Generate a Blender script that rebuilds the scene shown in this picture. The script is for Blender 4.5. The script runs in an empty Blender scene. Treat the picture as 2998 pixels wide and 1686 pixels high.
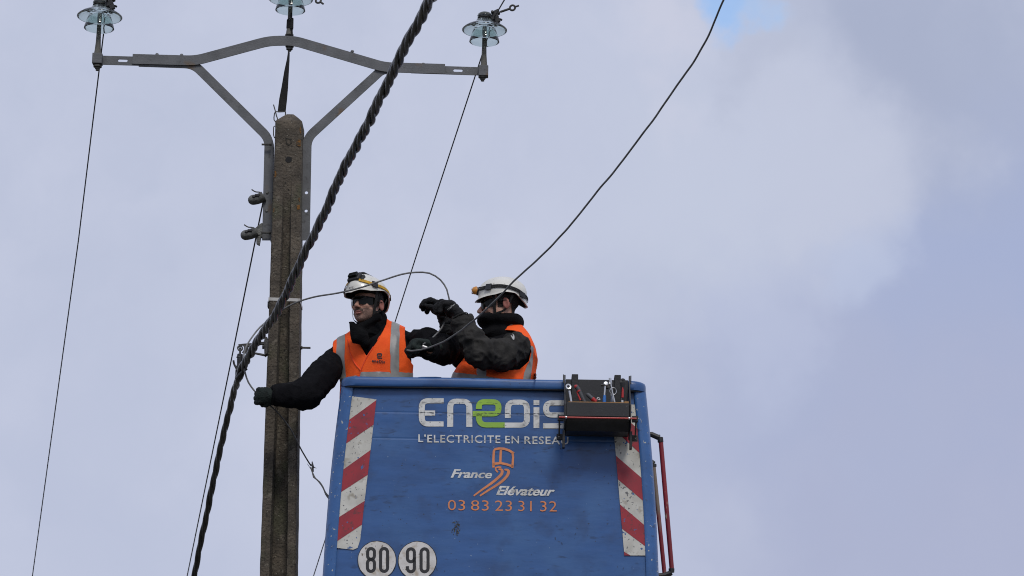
import bpy, bmesh, math, random
import numpy as np
from mathutils import Vector, Matrix, noise
from mathutils.bvhtree import BVHTree
random.seed(7)
rad = math.radians
scene = bpy.context.scene
COL = scene.collection

# ------------------------------------------------------------------ camera
PITCH, ROLL, LENS = rad(14.0), rad(1.0), 100.0
CAM = np.array([0.0, 0.0, 1.7])
W, H = 2998.0, 1686.0
fwd = np.array([0, math.cos(PITCH), math.sin(PITCH)])
_r = np.array([1.0, 0, 0]); _u = np.array([0, -math.sin(PITCH), math.cos(PITCH)])
right = _r * math.cos(ROLL) + _u * math.sin(ROLL)
up = -_r * math.sin(ROLL) + _u * math.cos(ROLL)
cam_data = bpy.data.cameras.new('camera')
cam_data.lens = LENS; cam_data.sensor_width = 36.0
cam_data.clip_start = 0.1; cam_data.clip_end = 3000
cam_data.dof.use_dof = True; cam_data.dof.focus_distance = 16.5; cam_data.dof.aperture_fstop = 9.0
cam = bpy.data.objects.new('camera', cam_data); COL.objects.link(cam)
cam.matrix_world = Matrix(((right[0], up[0], -fwd[0], CAM[0]), (right[1], up[1], -fwd[1], CAM[1]),
                           (right[2], up[2], -fwd[2], CAM[2]), (0, 0, 0, 1)))
scene.camera = cam

K = 36.0 / LENS / W
def ray(px, py):
    return fwd + right * ((px - W / 2) * K) - up * ((py - H / 2) * K)
def at(px, py, Y):
    """the place at distance Y from the photographer that lies along this line of sight"""
    d = ray(px, py); return CAM + d * (Y / d[1])
def topx(P):
    v = np.asarray(P) - CAM
    dz = v @ fwd
    return np.stack([(v @ right) / dz / K + W / 2, -(v @ up) / dz / K + H / 2], -1)

# ------------------------------------------------------------------ sky, sun, exposure
def srgb(r, g, b):
    f = lambda c: (c / 255 / 12.92) if c / 255 <= .04045 else ((c / 255 + .055) / 1.055) ** 2.4
    return (f(r), f(g), f(b), 1)
SUN_EL, SUN_AZ = rad(50), rad(14)         # azimuth: from behind the camera, to its right
world = bpy.data.worlds.new('World'); scene.world = world; world.use_nodes = True
nt = world.node_tree; nt.nodes.clear()
N = nt.nodes.new; L = nt.links.new
out = N('ShaderNodeOutputWorld')
sky = N('ShaderNodeTexSky'); sky.sky_type = 'NISHITA'; sky.sun_disc = False
sky.sun_elevation = SUN_EL; sky.sun_rotation = math.pi - SUN_AZ
sky.air_density = 1.0; sky.dust_density = 1.5
bg_sky = N('ShaderNodeBackground'); bg_sky.inputs[1].default_value = 0.15
L(sky.outputs[0], bg_sky.inputs[0])
tc = N('ShaderNodeTexCoord')
nz = N('ShaderNodeTexNoise'); nz.inputs['Scale'].default_value = 16.0; nz.inputs['Detail'].default_value = 7.0
nz.inputs['Roughness'].default_value = .55
L(tc.outputs['Generated'], nz.inputs['Vector'])
sub = N('ShaderNodeVectorMath'); sub.operation = 'SUBTRACT'; sub.inputs[1].default_value = (.5, .5, .5)
L(nz.outputs['Color'], sub.inputs[0])
scl = N('ShaderNodeVectorMath'); scl.operation = 'SCALE'; scl.inputs['Scale'].default_value = .115
L(sub.outputs[0], scl.inputs[0])
add = N('ShaderNodeVectorMath'); add.operation = 'ADD'
L(tc.outputs['Generated'], add.inputs[0]); L(scl.outputs[0], add.inputs[1])
warped = add.outputs[0]
def blob(px, py, r0, r1):
    d = ray(px, py); d = d / np.linalg.norm(d)
    ds = N('ShaderNodeVectorMath'); ds.operation = 'DISTANCE'; ds.inputs[1].default_value = tuple(d)
    L(warped, ds.inputs[0])
    mr = N('ShaderNodeMapRange'); mr.interpolation_type = 'SMOOTHSTEP'
    mr.inputs['From Min'].default_value = r0 * K; mr.inputs['From Max'].default_value = r1 * K
    mr.inputs['To Min'].default_value = 1; mr.inputs['To Max'].default_value = 0
    L(ds.outputs['Value'], mr.inputs['Value']); return mr.outputs[0]
def mixc(fac, a, b, mul=1.0):
    m = N('ShaderNodeMix'); m.data_type = 'RGBA'
    if mul != 1.0:
        mm = N('ShaderNodeMath'); mm.operation = 'MULTIPLY'; mm.inputs[1].default_value = mul
        L(fac, mm.inputs[0]); fac = mm.outputs[0]
    L(fac, m.inputs[0])
    if isinstance(a, tuple): m.inputs[6].default_value = a
    else: L(a, m.inputs[6])
    if isinstance(b, tuple): m.inputs[7].default_value = b
    else: L(b, m.inputs[7])
    return m.outputs[2]
# cloud deck: soft billows of slightly different greys
nb = N('ShaderNodeTexNoise'); nb.inputs['Scale'].default_value = 11.0; nb.inputs['Detail'].default_value = 6.0
L(warped, nb.inputs['Vector'])
mr = N('ShaderNodeMapRange'); mr.inputs['From Min'].default_value = .3; mr.inputs['From Max'].default_value = .7
L(nb.outputs['Fac'], mr.inputs['Value'])
c = mixc(mr.outputs[0], srgb(184, 192, 215), srgb(197, 203, 224))
for (px, py, r0, r1, colr, k) in [
        (2900, 1500, 200, 1400, srgb(166, 173, 203), .75),
        (3000, 700, 100, 750, srgb(163, 175, 209), .85),
        (2750, 60, 50, 750, srgb(164, 173, 199), .8),
        (2300, 1200, 100, 500, srgb(168, 178, 209), .5),
        (500, 1500, 100, 900, srgb(184, 192, 216), .6),
        (1000, 1100, 100, 800, srgb(206, 211, 230), .6),
        (2060, 560, 60, 640, srgb(195, 202, 222), .85),
        (2480, 440, 50, 430, srgb(195, 201, 221), .8),
        (2600, 740, 90, 260, srgb(186, 196, 222), .7),
        (2250, 980, 100, 330, srgb(185, 193, 219), .6),
        (2180, 230, 30, 200, srgb(180, 187, 209), .5),
        (1850, 160, 30, 220, srgb(203, 206, 224), .7),
        (2000, 380, 30, 170, srgb(201, 205, 224), .6),
        (2095, -5, 70, 180, srgb(163, 197, 244), .95),
        (2200, 60, 10, 90, srgb(176, 198, 232), .6)]:
    c = mixc(blob(px, py, r0, r1), c, colr, k)
bg_c = N('ShaderNodeBackground'); L(c, bg_c.inputs[0]); bg_c.inputs[1].default_value = 1.0
gap = blob(2100, -20, 40, 180)
gm = N('ShaderNodeMath'); gm.operation = 'MULTIPLY'; gm.inputs[1].default_value = .18; L(gap, gm.inputs[0])
ms = N('ShaderNodeMixShader'); L(gm.outputs[0], ms.inputs[0]); L(bg_c.outputs[0], ms.inputs[1]); L(bg_sky.outputs[0], ms.inputs[2])
L(ms.outputs[0], out.inputs[0])

sun_d = bpy.data.lights.new('sun', 'SUN'); sun_d.energy = 1.5; sun_d.angle = rad(14); sun_d.color = (1, .96, .9)
sun = bpy.data.objects.new('sun', sun_d); COL.objects.link(sun)
sd = Vector((math.sin(SUN_AZ) * math.cos(SUN_EL), -math.cos(SUN_AZ) * math.cos(SUN_EL), math.sin(SUN_EL)))
sun.rotation_euler = sd.to_track_quat('Z', 'Y').to_euler()
sun.location = (4, -4, 12)
scene.cycles.filter_width = 1.05
vs = scene.view_settings
vs.view_transform = 'Standard'; vs.look = 'None'; vs.exposure = 0.0; vs.gamma = 1.0; vs.use_curve_mapping = False

# ------------------------------------------------------------------ object helpers
def obj(name, verts, faces, mats=None, parent=None, smooth=True, sharp=40, mi=None, bevel=0, origin=None):
    me = bpy.data.meshes.new(name)
    verts = np.asarray(verts, float)
    o = bpy.data.objects.new(name, me); COL.objects.link(o)
    base = np.zeros(3)
    if parent is not None:
        o.parent = parent
        q = parent
        while q is not None:
            base = base + np.array(q.location); q = q.parent
    elif origin is not None:
        o.location = tuple(origin); base = np.array(origin)
    me.from_pydata((verts - base).tolist(), [], [tuple(map(int, f)) for f in faces])
    if mats is not None:
        for m in (mats if isinstance(mats, (list, tuple)) else [mats]): me.materials.append(m)
    if mi is not None: me.polygons.foreach_set('material_index', np.asarray(mi, dtype=np.int32))
    me.validate(); me.update()
    if smooth:
        me.polygons.foreach_set('use_smooth', [True] * len(me.polygons))
        if sharp: me.set_sharp_from_angle(angle=rad(sharp))
    if bevel:
        b = o.modifiers.new('bevel', 'BEVEL'); b.width = bevel; b.segments = 2; b.limit_method = 'ANGLE'; b.angle_limit = rad(35)
        b.harden_normals = True
    return o
def tag(o, label=None, cat=None, group=None, kind=None):
    if label: o['label'] = label
    if cat: o['category'] = cat
    if group: o['group'] = group
    if kind: o['kind'] = kind
    return o
def thing(name, loc, label, cat, group=None):
    o = bpy.data.objects.new(name, None); COL.objects.link(o); o.location = tuple(loc)
    o.empty_display_size = .1
    return tag(o, label, cat, group)
class MB:
    def __init__(s): s.v = []; s.f = []
    def add(s, V, F):
        n = len(s.v); s.v += [tuple(map(float, p)) for p in V]; s.f += [tuple(i + n for i in f) for f in F]; return s
    def box(s, c, size, R=None):
        c = np.asarray(c, float); hx, hy, hz = [q / 2 for q in size]
        P = np.array([(x, y, z) for x in (-hx, hx) for y in (-hy, hy) for z in (-hz, hz)])
        if R is not None: P = P @ np.asarray(R).T
        return s.add(P + c, [(0, 1, 3, 2), (4, 6, 7, 5), (0, 4, 5, 1), (2, 3, 7, 6), (0, 2, 6, 4), (1, 5, 7, 3)])
    def tube(s, pts, r, n=8, caps=True, flat=None):
        P = np.asarray(pts, float); m = len(P)
        r = np.full(m, r) if np.isscalar(r) else np.asarray(r, float)
        A, B = frames(P)
        a = np.arange(n) * 2 * math.pi / n
        V = []
        for i in range(m):
            V += list(P[i] + r[i] * (np.outer(np.cos(a), A[i]) + np.outer(np.sin(a), B[i])))
        F = [(i * n + j, i * n + (j + 1) % n, (i + 1) * n + (j + 1) % n, (i + 1) * n + j) for i in range(m - 1) for j in range(n)]
        if caps: F += [tuple(range(n - 1, -1, -1)), tuple((m - 1) * n + j for j in range(n))]
        return s.add(V, F)
    def cyl(s, a, b, r, n=16, r2=None):
        return s.tube([a, b], [r, r if r2 is None else r2], n)
    def lathe(s, prof, c, n=32, axis=None, closed=False):
        c = np.asarray(c, float)
        R = np.eye(3)
        if axis is not None:
            R = np.array(Vector(axis).to_track_quat('Z', 'Y').to_matrix())
        m = len(prof); V = []
        for (r, z) in prof:
            for j in range(n):
                t = j * 2 * math.pi / n
                V.append(R @ np.array([max(r, 1e-5) * math.cos(t), max(r, 1e-5) * math.sin(t), z]) + c)
        F = [(i * n + j, i * n + (j + 1) % n, ((i + 1) % m) * n + (j + 1) % n, ((i + 1) % m) * n + j)
             for i in range(m if closed else m - 1) for j in range(n)]
        return s.add(V, F)
    def prism(s, poly, off):
        """poly: 3-D loop, extruded by vector off"""
        P = np.asarray(poly, float); n = len(P); Q = P + np.asarray(off, float)
        F = [tuple(range(n)), tuple(range(2 * n - 1, n - 1, -1))] + [(j, n + j, n + (j + 1) % n, (j + 1) % n) for j in range(n)]
        return s.add(list(P) + list(Q), F)
    def rings(s, loops, close=True, cap0=False, cap1=False):
        n = len(loops[0]); V = [p for l in loops for p in l]; m = len(loops)
        F = [(i * n + j, i * n + (j + 1) % n, (i + 1) * n + (j + 1) % n, (i + 1) * n + j)
             for i in range(m - 1) for j in range(n if close else n - 1)]
        if cap0: F.append(tuple(range(n - 1, -1, -1)))
        if cap1: F.append(tuple((m - 1) * n + j for j in range(n)))
        return s.add(V, F)
    def build(s, name, mats, parent=None, **k):
        o = obj(name, s.v, s.f, mats, parent, **k)
        bm = bmesh.new(); bm.from_mesh(o.data); bmesh.ops.recalc_face_normals(bm, faces=bm.faces); bm.to_mesh(o.data); bm.free()
        if k.get('smooth', True): o.data.set_sharp_from_angle(angle=rad(k.get('sharp', 40)))
        return o
def frames(P):
    T = np.gradient(P, axis=0); T /= np.linalg.norm(T, axis=1)[:, None] + 1e-12
    a = np.cross(T[0], [0, 0, 1.0])
    if np.linalg.norm(a) < .2: a = np.cross(T[0], [0, 1.0, 0])
    a /= np.linalg.norm(a); A = [a]
    for i in range(1, len(P)):
        a = A[-1] - T[i] * (A[-1] @ T[i]); a /= np.linalg.norm(a); A.append(a)
    A = np.array(A); return A, np.cross(T, A)
def spline(P, step):
    P = np.asarray(P, float); o = []
    Q = np.vstack([2 * P[0] - P[1], P, 2 * P[-1] - P[-2]])
    for i in range(1, len(Q) - 2):
        p0, p1, p2, p3 = Q[i - 1], Q[i], Q[i + 1], Q[i + 2]
        k = max(1, int(np.linalg.norm(p2 - p1) / step))
        for t in np.arange(k) / k:
            o.append(.5 * (2 * p1 + (p2 - p0) * t + (2 * p0 - 5 * p1 + 4 * p2 - p3) * t * t + (3 * p1 - p0 - 3 * p2 + p3) * t ** 3))
    o.append(P[-1]); return np.array(o)

# ------------------------------------------------------------------ materials
def mat(name, base, rough=.6, metal=0.0, base2=None, scale=8, thr=(.4, .65), bump=0.0, bscale=60, stretch=None,
        spots=None, spec=.5, detail=6, coat=0, spots2=None, transmission=0, ior=1.5, chips=None):
    m = bpy.data.materials.new(name); m.use_nodes = True
    t = m.node_tree; n = t.nodes; l = t.links
    b = n['Principled BSDF']
    b.inputs['Base Color'].default_value = (*base[:3], 1)
    b.inputs['Roughness'].default_value = rough; b.inputs['Metallic'].default_value = metal
    b.inputs['Specular IOR Level'].default_value = spec; b.inputs['IOR'].default_value = ior
    b.inputs['Coat Weight'].default_value = coat; b.inputs['Transmission Weight'].default_value = transmission
    tcn = n.new('ShaderNodeTexCoord'); vec = tcn.outputs['Object']
    if stretch:
        mp = n.new('ShaderNodeMapping'); mp.inputs['Scale'].default_value = stretch; l.new(vec, mp.inputs[0]); vec = mp.outputs[0]
    cur = None
    def layer(cur, col2, sc, th, det=6, vv=None):
        nn = n.new('ShaderNodeTexNoise'); nn.inputs['Scale'].default_value = sc; nn.inputs['Detail'].default_value = det
        l.new(vv if vv is not None else vec, nn.inputs['Vector'])
        r = n.new('ShaderNodeMapRange'); r.inputs['From Min'].default_value = th[0]; r.inputs['From Max'].default_value = th[1]
        l.new(nn.outputs['Fac'], r.inputs['Value'])
        x = n.new('ShaderNodeMix'); x.data_type = 'RGBA'; l.new(r.outputs[0], x.inputs[0])
        if cur is None: x.inputs[6].default_value = (*base[:3], 1)
        else: l.new(cur, x.inputs[6])
        x.inputs[7].default_value = (*col2[:3], 1)
        return x.outputs[2]
    if base2: cur = layer(cur, base2, scale, thr, detail)
    for s_ in (spots or []): cur = layer(cur, s_[0], s_[1], s_[2], 3, tcn.outputs['Object'] if len(s_) < 4 else None)
    if chips:       # small hard-edged flakes
        for (colr, sc, th) in chips: cur = layer(cur, colr, sc, th, 2)
    if cur is not None: l.new(cur, b.inputs['Base Color'])
    if bump:
        nn = n.new('ShaderNodeTexNoise'); nn.inputs['Scale'].default_value = bscale; nn.inputs['Detail'].default_value = 4
        l.new(vec, nn.inputs['Vector'])
        bp = n.new('ShaderNodeBump'); bp.inputs['Strength'].default_value = bump; bp.inputs['Distance'].default_value = .01
        l.new(nn.outputs['Fac'], bp.inputs['Height']); l.new(bp.outputs[0], b.inputs['Normal'])
    return m
M = {}
M['ground'] = mat('field_ground', (.058, .056, .042), .9, base2=(.08, .068, .05), scale=.3, bump=.5, bscale=5)
M['concrete'] = mat('weathered_concrete', (.115, .094, .069), .95, base2=(.048, .040, .031), scale=9, thr=(.35, .7), bump=1.0, bscale=70,
                    spots=[((.075, .072, .045), 5, (.52, .66)), ((.15, .13, .10), 22, (.58, .72)), ((.028, .025, .02), 75, (.58, .68)), ((.26, .25, .2), 110, (.68, .72))])
M['galv'] = mat('galvanised_steel', (.130, .133, .138), .6, .12, base2=(.095, .098, .102), scale=10, thr=(.36, .66), bump=.15, bscale=90,
                spots=[((.13, .085, .05), 7, (.62, .72)), ((.07, .07, .07), 30, (.62, .74))])
M['galv_dark'] = mat('dull_forged_steel', (.085, .082, .075), .7, .3, base2=(.045, .043, .04), scale=40, thr=(.4, .65), bump=.4, bscale=120)
M['cast'] = mat('cast_alloy', (.16, .16, .145), .6, .4, base2=(.07, .07, .065), scale=30, thr=(.35, .65), bump=.4, bscale=90)
M['pin'] = mat('pin_steel', (.12, .115, .1), .7, .2, base2=(.08, .076, .066), scale=40)
M['glass'] = mat('insulator_glass', (.66, .75, .73), .03, transmission=1.0, ior=1.5)
M['cable'] = mat('black_cable_sheath', (.022, .022, .023), .36, base2=(.036, .036, .036), scale=30, thr=(.4, .7), bump=.1, bscale=150, spec=.6)
M['cable_grey'] = mat('grey_weathered_cable', (.12, .12, .118), .5, base2=(.19, .19, .18), scale=20, thr=(.4, .7), bump=.2, bscale=200)
M['wire'] = mat('bare_dark_wire', (.03, .03, .03), .6, .3)
M['alu'] = mat('bare_aluminium', (.55, .54, .52), .4, .5)
M['web'] = mat('black_webbing', (.007, .007, .007), .9, base2=(.013, .012, .011), scale=25, bump=.4, bscale=200)
M['white_band'] = mat('white_strapping', (.48, .47, .44), .5, base2=(.33, .31, .28), scale=30, thr=(.5, .7))
M['blue'] = mat('blue_gelcoat', (.028, .103, .295), .40, base2=(.021, .079, .23), scale=4.5, thr=(.38, .66), bump=.12, bscale=12, coat=.15, stretch=(.7, 1, 2.6),
                spots=[((.038, .118, .30), 3, (.5, .7)), ((.022, .062, .17), 7, (.54, .78)), ((.016, .045, .12), 16, (.62, .78), 1), ((.02, .04, .09), 48, (.69, .74)), ((.25, .33, .42), 70, (.745, .76))])
M['blue_edge'] = mat('blue_gelcoat_worn', (.034, .122, .335), .36, base2=(.026, .095, .26), scale=6, thr=(.35, .7), bump=.15, bscale=30, coat=.2,
                     spots=[((.025, .06, .15), 30, (.62, .74)), ((.45, .45, .40), 42, (.665, .69))])
M['white'] = mat('white_vinyl', (.62, .61, .55), .5, base2=(.47, .455, .40), scale=9, thr=(.4, .65),
                 chips=[((.14, .14, .14), 60, (.64, .68)), ((.05, .12, .28), 24, (.675, .69)), ((.33, .30, .24), 20, (.6, .75))])
M['red'] = mat('red_vinyl', (.34, .020, .032), .5, base2=(.25, .018, .03), scale=10, thr=(.4, .65), chips=[((.05, .12, .3), 30, (.67, .69)), ((.16, .03, .035), 50, (.6, .7))])
M['sticker_letter'] = mat('white_letter_vinyl', (.70, .70, .67), .45, base2=(.55, .55, .52), scale=10, thr=(.45, .7), chips=[((.12, .13, .16), 70, (.65, .70)), ((.40, .39, .36), 25, (.55, .7))])
M['green'] = mat('green_letter_vinyl', (.30, .52, .045), .45, base2=(.25, .43, .05), scale=12, chips=[((.06, .12, .05), 70, (.70, .73))])
M['orange_ink'] = mat('orange_letter_vinyl', (.72, .25, .09), .5, base2=(.58, .21, .09), scale=18)
M['disc'] = mat('disc_white', (.66, .64, .61), .45, base2=(.52, .49, .45), scale=14, thr=(.4, .7), chips=[((.16, .13, .1), 45, (.64, .70)), ((.42, .36, .28), 20, (.55, .72))])
M['black_ink'] = mat('black_ink', (.018, .017, .018), .5)
M['black_plastic'] = mat('black_plastic', (.010, .010, .011), .55, base2=(.018, .018, .019), scale=14, bump=.15, bscale=80)
M['tray_grey'] = mat('dark_tray_plastic', (.019, .019, .021), .6, base2=(.026, .026, .028), scale=8, thr=(.3, .7), bump=.1, bscale=150,
                     spots=[((.07, .07, .07), 60, (.7, .75))])
M['rod_red'] = mat('red_rod', (.42, .04, .03), .35, spec=.7)
M['rail_red'] = mat('chipped_red_rail', (.25, .014, .022), .45, base2=(.17, .012, .018), scale=8, stretch=(1, 1, .25),
                    spots=[((.42, .33, .22), 34, (.63, .66), 1)])
M['rail_worn'] = mat('worn_red_rail', (.2, .014, .02), .5, base2=(.2, .15, .11), scale=5, thr=(.5, .56), stretch=(1, 1, .3),
                     spots=[((.33, .28, .22), 30, (.62, .66), 1)])
M['foam'] = mat('plywood_edge', (.38, .2, .07), .8, base2=(.25, .13, .05), scale=30, thr=(.4, .6))
M['chrome'] = mat('chrome_steel', (.62, .62, .62), .3, .9)
M['tool_red'] = mat('red_grip', (.42, .02, .02), .4)
M['tool_grey'] = mat('grey_grip', (.06, .062, .068), .55, bump=.2, bscale=100)
M['tool_blue'] = mat('blue_grip', (.03, .15, .45), .4)
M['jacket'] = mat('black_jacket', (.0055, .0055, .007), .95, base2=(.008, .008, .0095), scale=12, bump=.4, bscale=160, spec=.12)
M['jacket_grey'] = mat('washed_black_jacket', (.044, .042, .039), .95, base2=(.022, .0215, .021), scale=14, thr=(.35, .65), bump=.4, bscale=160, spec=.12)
M['collar'] = mat('black_fleece_collar', (.0055, .0055, .0062), .97, base2=(.008, .008, .009), scale=25, bump=.5, bscale=120, spec=.1)
M['hivis'] = mat('orange_hi_vis', (1.0, .122, .016), .8, base2=(.94, .10, .013), scale=10, bump=.35, bscale=220, spec=.3)
M['hivis_inside'] = mat('vest_binding', (.85, .085, .02), .8)
M['tape'] = mat('reflective_tape', (.30, .30, .285), .5, base2=(.25, .25, .24), scale=20, thr=(.4, .6), bump=.1, bscale=300, metal=.1)
M['glove_black'] = mat('black_glove', (.006, .006, .007), .8, base2=(.010, .010, .011), scale=40, bump=.5, bscale=150, spec=.3)
M['glove_green'] = mat('green_grey_glove', (.014, .022, .019), .8, base2=(.008, .012, .011), scale=35, thr=(.4, .65), bump=.6, bscale=110, spec=.3)
M['helmet'] = mat('white_helmet_shell', (.69, .675, .61), .32, base2=(.61, .595, .53), scale=9, thr=(.4, .7), coat=.15,
                  spots=[((.36, .34, .3), 60, (.67, .72))])
M['liner'] = mat('helmet_liner', (.012, .012, .012), .9)
M['strap_yellow'] = mat('yellow_elastic', (.62, .36, .03), .8, base2=(.45, .25, .025), scale=60, thr=(.4, .6), bump=.4, bscale=250)
M['lamp_orange'] = mat('orange_lamp_shell', (.55, .23, .04), .4)
M['lens'] = mat('lamp_lens', (.8, .8, .8), .08, .7)
M['shade'] = mat('dark_lens', (.004, .005, .004), .15, spec=.18)
M['skin'] = mat('skin', (.50, .285, .205), .55, base2=(.43, .22, .155), scale=16, thr=(.35, .7), bump=.25, bscale=180, spec=.35)
M['lips'] = mat('lips', (.34, .13, .10), .5)
M['ear_skin'] = mat('ear_skin', (.36, .13, .095), .55, base2=(.28, .09, .065), scale=30)
M['hair'] = mat('dark_hair', (.014, .010, .008), .8, bump=.8, bscale=250)
M['stubble'] = mat('stubble_skin', (.33, .195, .145), .7, base2=(.22, .13, .10), scale=120, thr=(.4, .6), bump=.4, bscale=300)
M['trousers'] = mat('dark_trousers', (.02, .021, .026), .9, base2=(.03, .03, .034), scale=10, bump=.4, bscale=120)
M['boot'] = mat('boot_leather', (.03, .022, .016), .6)
M['moustache'] = mat('moustache_hair', (.09, .05, .035), .8, base2=(.05, .03, .02), scale=150)
M['cable_highlit'] = mat('highlit_cable_sheath', (.13, .13, .132), .36, base2=(.045, .045, .045), scale=9, thr=(.35, .65), bump=.1, bscale=150, spec=.6)  # upper strands: grey highlights of the black sheath mixed into the colour
M['eye'] = mat('eye_white', (.6, .58, .55), .2)
M['lichen'] = mat('orange_lichen', (.20, .085, .012), .9, base2=(.08, .055, .03), scale=60, thr=(.42, .6), bump=.8, bscale=120)

# ------------------------------------------------------------------ ground
V = []; F = []
n = 40
for i in range(n + 1):
    for j in range(n + 1):
        x = (i / n * 2 - 1); y = (j / n * 2 - 1)
        X = math.copysign(abs(x) ** 2.5, x) * 1500; Yy = math.copysign(abs(y) ** 2.5, y) * 1500
        V.append((X, Yy, -.002 * min(abs(Yy), 200) + .15 * noise.noise(Vector((X * .02, Yy * .02, 0))) * min(1, max(0, (abs(X) + abs(Yy) - 20) / 50))))
for i in range(n):
    for j in range(n):
        a = i * (n + 1) + j; F.append((a, a + n + 1, a + n + 2, a + 1))
tag(obj('ground', V, F, M['ground']), kind='structure')

# ------------------------------------------------------------------ concrete pole
PY0 = 16.50                                   # front face of the pole
PT = at(845, 355, PY0)[2]                     # shoulder height of the pole head
pL = [(805, 380), (760, 1686)]; pR = [(884, 372), (865, 1686)]
zt = PT; zb = at(812, 1686, PY0)[2]
XLt, XRt = at(805, 380, PY0)[0], at(884, 372, PY0)[0]
XLb, XRb = at(760, 1686, PY0)[0], at(865, 1686, PY0)[0]
def pole_x(z):
    t = (zt - z) / (zt - zb); return XLt + (XLb - XLt) * t, XRt + (XRb - XRt) * t
pole = thing('utility_pole', (sum(pole_x(0)) / 2, PY0 + .12, 0),
             'tall grey-brown weathered concrete pole with a recessed channel, left of the blue basket', 'utility pole')
def gz(py): return at(845, py, PY0)[2]
def pole_ring(z):
    a, b = pole_x(z); w = b - a; d = .20 + .012 * (zt - z) * .8
    py = topx(np.array([(a + b) / 2, PY0, z]))[1]
    g = max(0, min(1, (py - 490) / 230)); g = g * g * (3 - 2 * g)
    gl = .35 - .08 * max(0, min(1, (py - 640) / 900)); gr = .66 + .10 * max(0, min(1, (py - 640) / 900))
    dep = (.045 + .045 * max(0, min(1, (py - 700) / 500))) * g + .0; c_ = .008; sl = .018
    f = [(0, c_), (c_ / w, 0), (gl - .002, 0), (gl + sl * g / w * .5 + .002, dep), (gr - sl * g / w * .5 - .004, dep), (gr, 0), (1 - c_ / w, 0), (1, c_)]
    bk = [(1, d - c_), (1 - c_ / w, d), (gr, d), (gr - .004, d - dep), (gl + .004, d - dep), (gl, d), (c_ / w, d), (0, d - c_)]
    return [(a + u * w, PY0 + v, z) for (u, v) in f + bk]
mb = MB()
zs = list(np.linspace(-.3, zb, 6)) + list(np.linspace(zb, zt, 60))[1:]
jr = lambda p: (p[0] + .0022 * noise.noise(Vector(p) * 22), p[1] + .0022 * noise.noise(Vector(p) * 22 + Vector((9, 0, 0))), p[2])
loops = [[jr(p) for p in pole_ring(z)] for z in zs]
# pyramid head with blunt tip
a, b = pole_x(zt); top = pole_ring(zt); cx, cy = (a + b) / 2, PY0 + .10
ztip = at(850, 337, PY0 + .1)[2]
for (s_, dz) in ((.985, (ztip - zt) * .05), (.90, (ztip - zt) * .18), (.56, (ztip - zt) * .62), (.26, (ztip - zt) * .97), (.12, ztip - zt)):
    loops.append([jr((cx + (p[0] - cx) * s_, cy + (p[1] - cy) * s_, zt + dz)) for p in top])
mb.rings(loops, cap0=True, cap1=True)
mb.build('shaft', M['concrete'], pole, sharp=30)
# bolt hole with drilled rim, and the cast maker's mark near the head
h = at(845, 467, PY0 - .001)
mb = MB(); mb.lathe([(.0, .0), (.0185, .0), (.0195, -.003), (.0195, .001), (.0, .001)], h + [0, 0, 0], 20, axis=(0, -1, 0)); mb.build('bolt_hole', M['liner'], pole)
mk = MB()
for (x0, y0, x1, y1) in ((836, 405, 854, 407), (837, 407, 839, 420), (851, 407, 853, 420), (839, 420, 845, 426), (851, 420, 845, 426)):
    p, q = at(x0, y0, PY0 - .001), at(x1, y1, PY0 - .001); mk.cyl(p, q, .003, 6)
mk.build('cast_mark', mat('shadowed_groove', (.035, .032, .025), .95), pole)
# orange lichen growing on the edges of the head
rng = random.Random(4)
for (x, y, rx_, ry_) in ((876, 418, 8, 14), (881, 382, 4, 10), (806, 510, 4, 9), (878, 583, 6, 8), (875, 606, 7, 9), (800, 615, 4, 8)):
    q = []
    for t in np.linspace(0, 2 * math.pi, 15)[:-1]:
        k_ = rng.uniform(.7, 1.15); p = at(x + rx_ * k_ * math.cos(t), y + ry_ * k_ * math.sin(t), PY0 - .0035); p[1] = PY0 - .0035
        a_, b_ = pole_x(p[2]); p[0] = min(max(p[0], a_ + .007), b_ - .007); q.append(p)
    m_ = MB(); c_ = np.mean(q, 0) - [0, .0012, 0]; m_.add([c_] + q, [(0, i + 1, (i + 1) % 14 + 1) for i in range(14)])
    m_.build('lichen_patch', M['lichen'], pole)
# steel strapping band round the pole
def band(py, h_, material, name, tilt=0.0):
    z = at(832, py, PY0)[2]; a, b = pole_x(z); d = .2 + .012 * (zt - z) * .8
    m_ = MB(); o_ = .004
    loop = lambda e, zz: [(a - e, PY0 - e, zz + tilt), (b + e, PY0 - e, zz - tilt), (b + e, PY0 + d + e, zz - tilt), (a - e, PY0 + d + e, zz + tilt)]
    m_.rings([loop(.001, z - h_ / 2), loop(o_, z - h_ / 2), loop(o_, z + h_ / 2), loop(.001, z + h_ / 2)])
    return m_.build(name, material, pole, smooth=False)
band(877, .019, M['white_band'], 'steel_band', .0018)
bl = at(787, 893, PY0 + .06); MB().box(bl, (.012, .05, .035)).build('band_buckle', M['galv_dark'], pole, bevel=.002)

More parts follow.
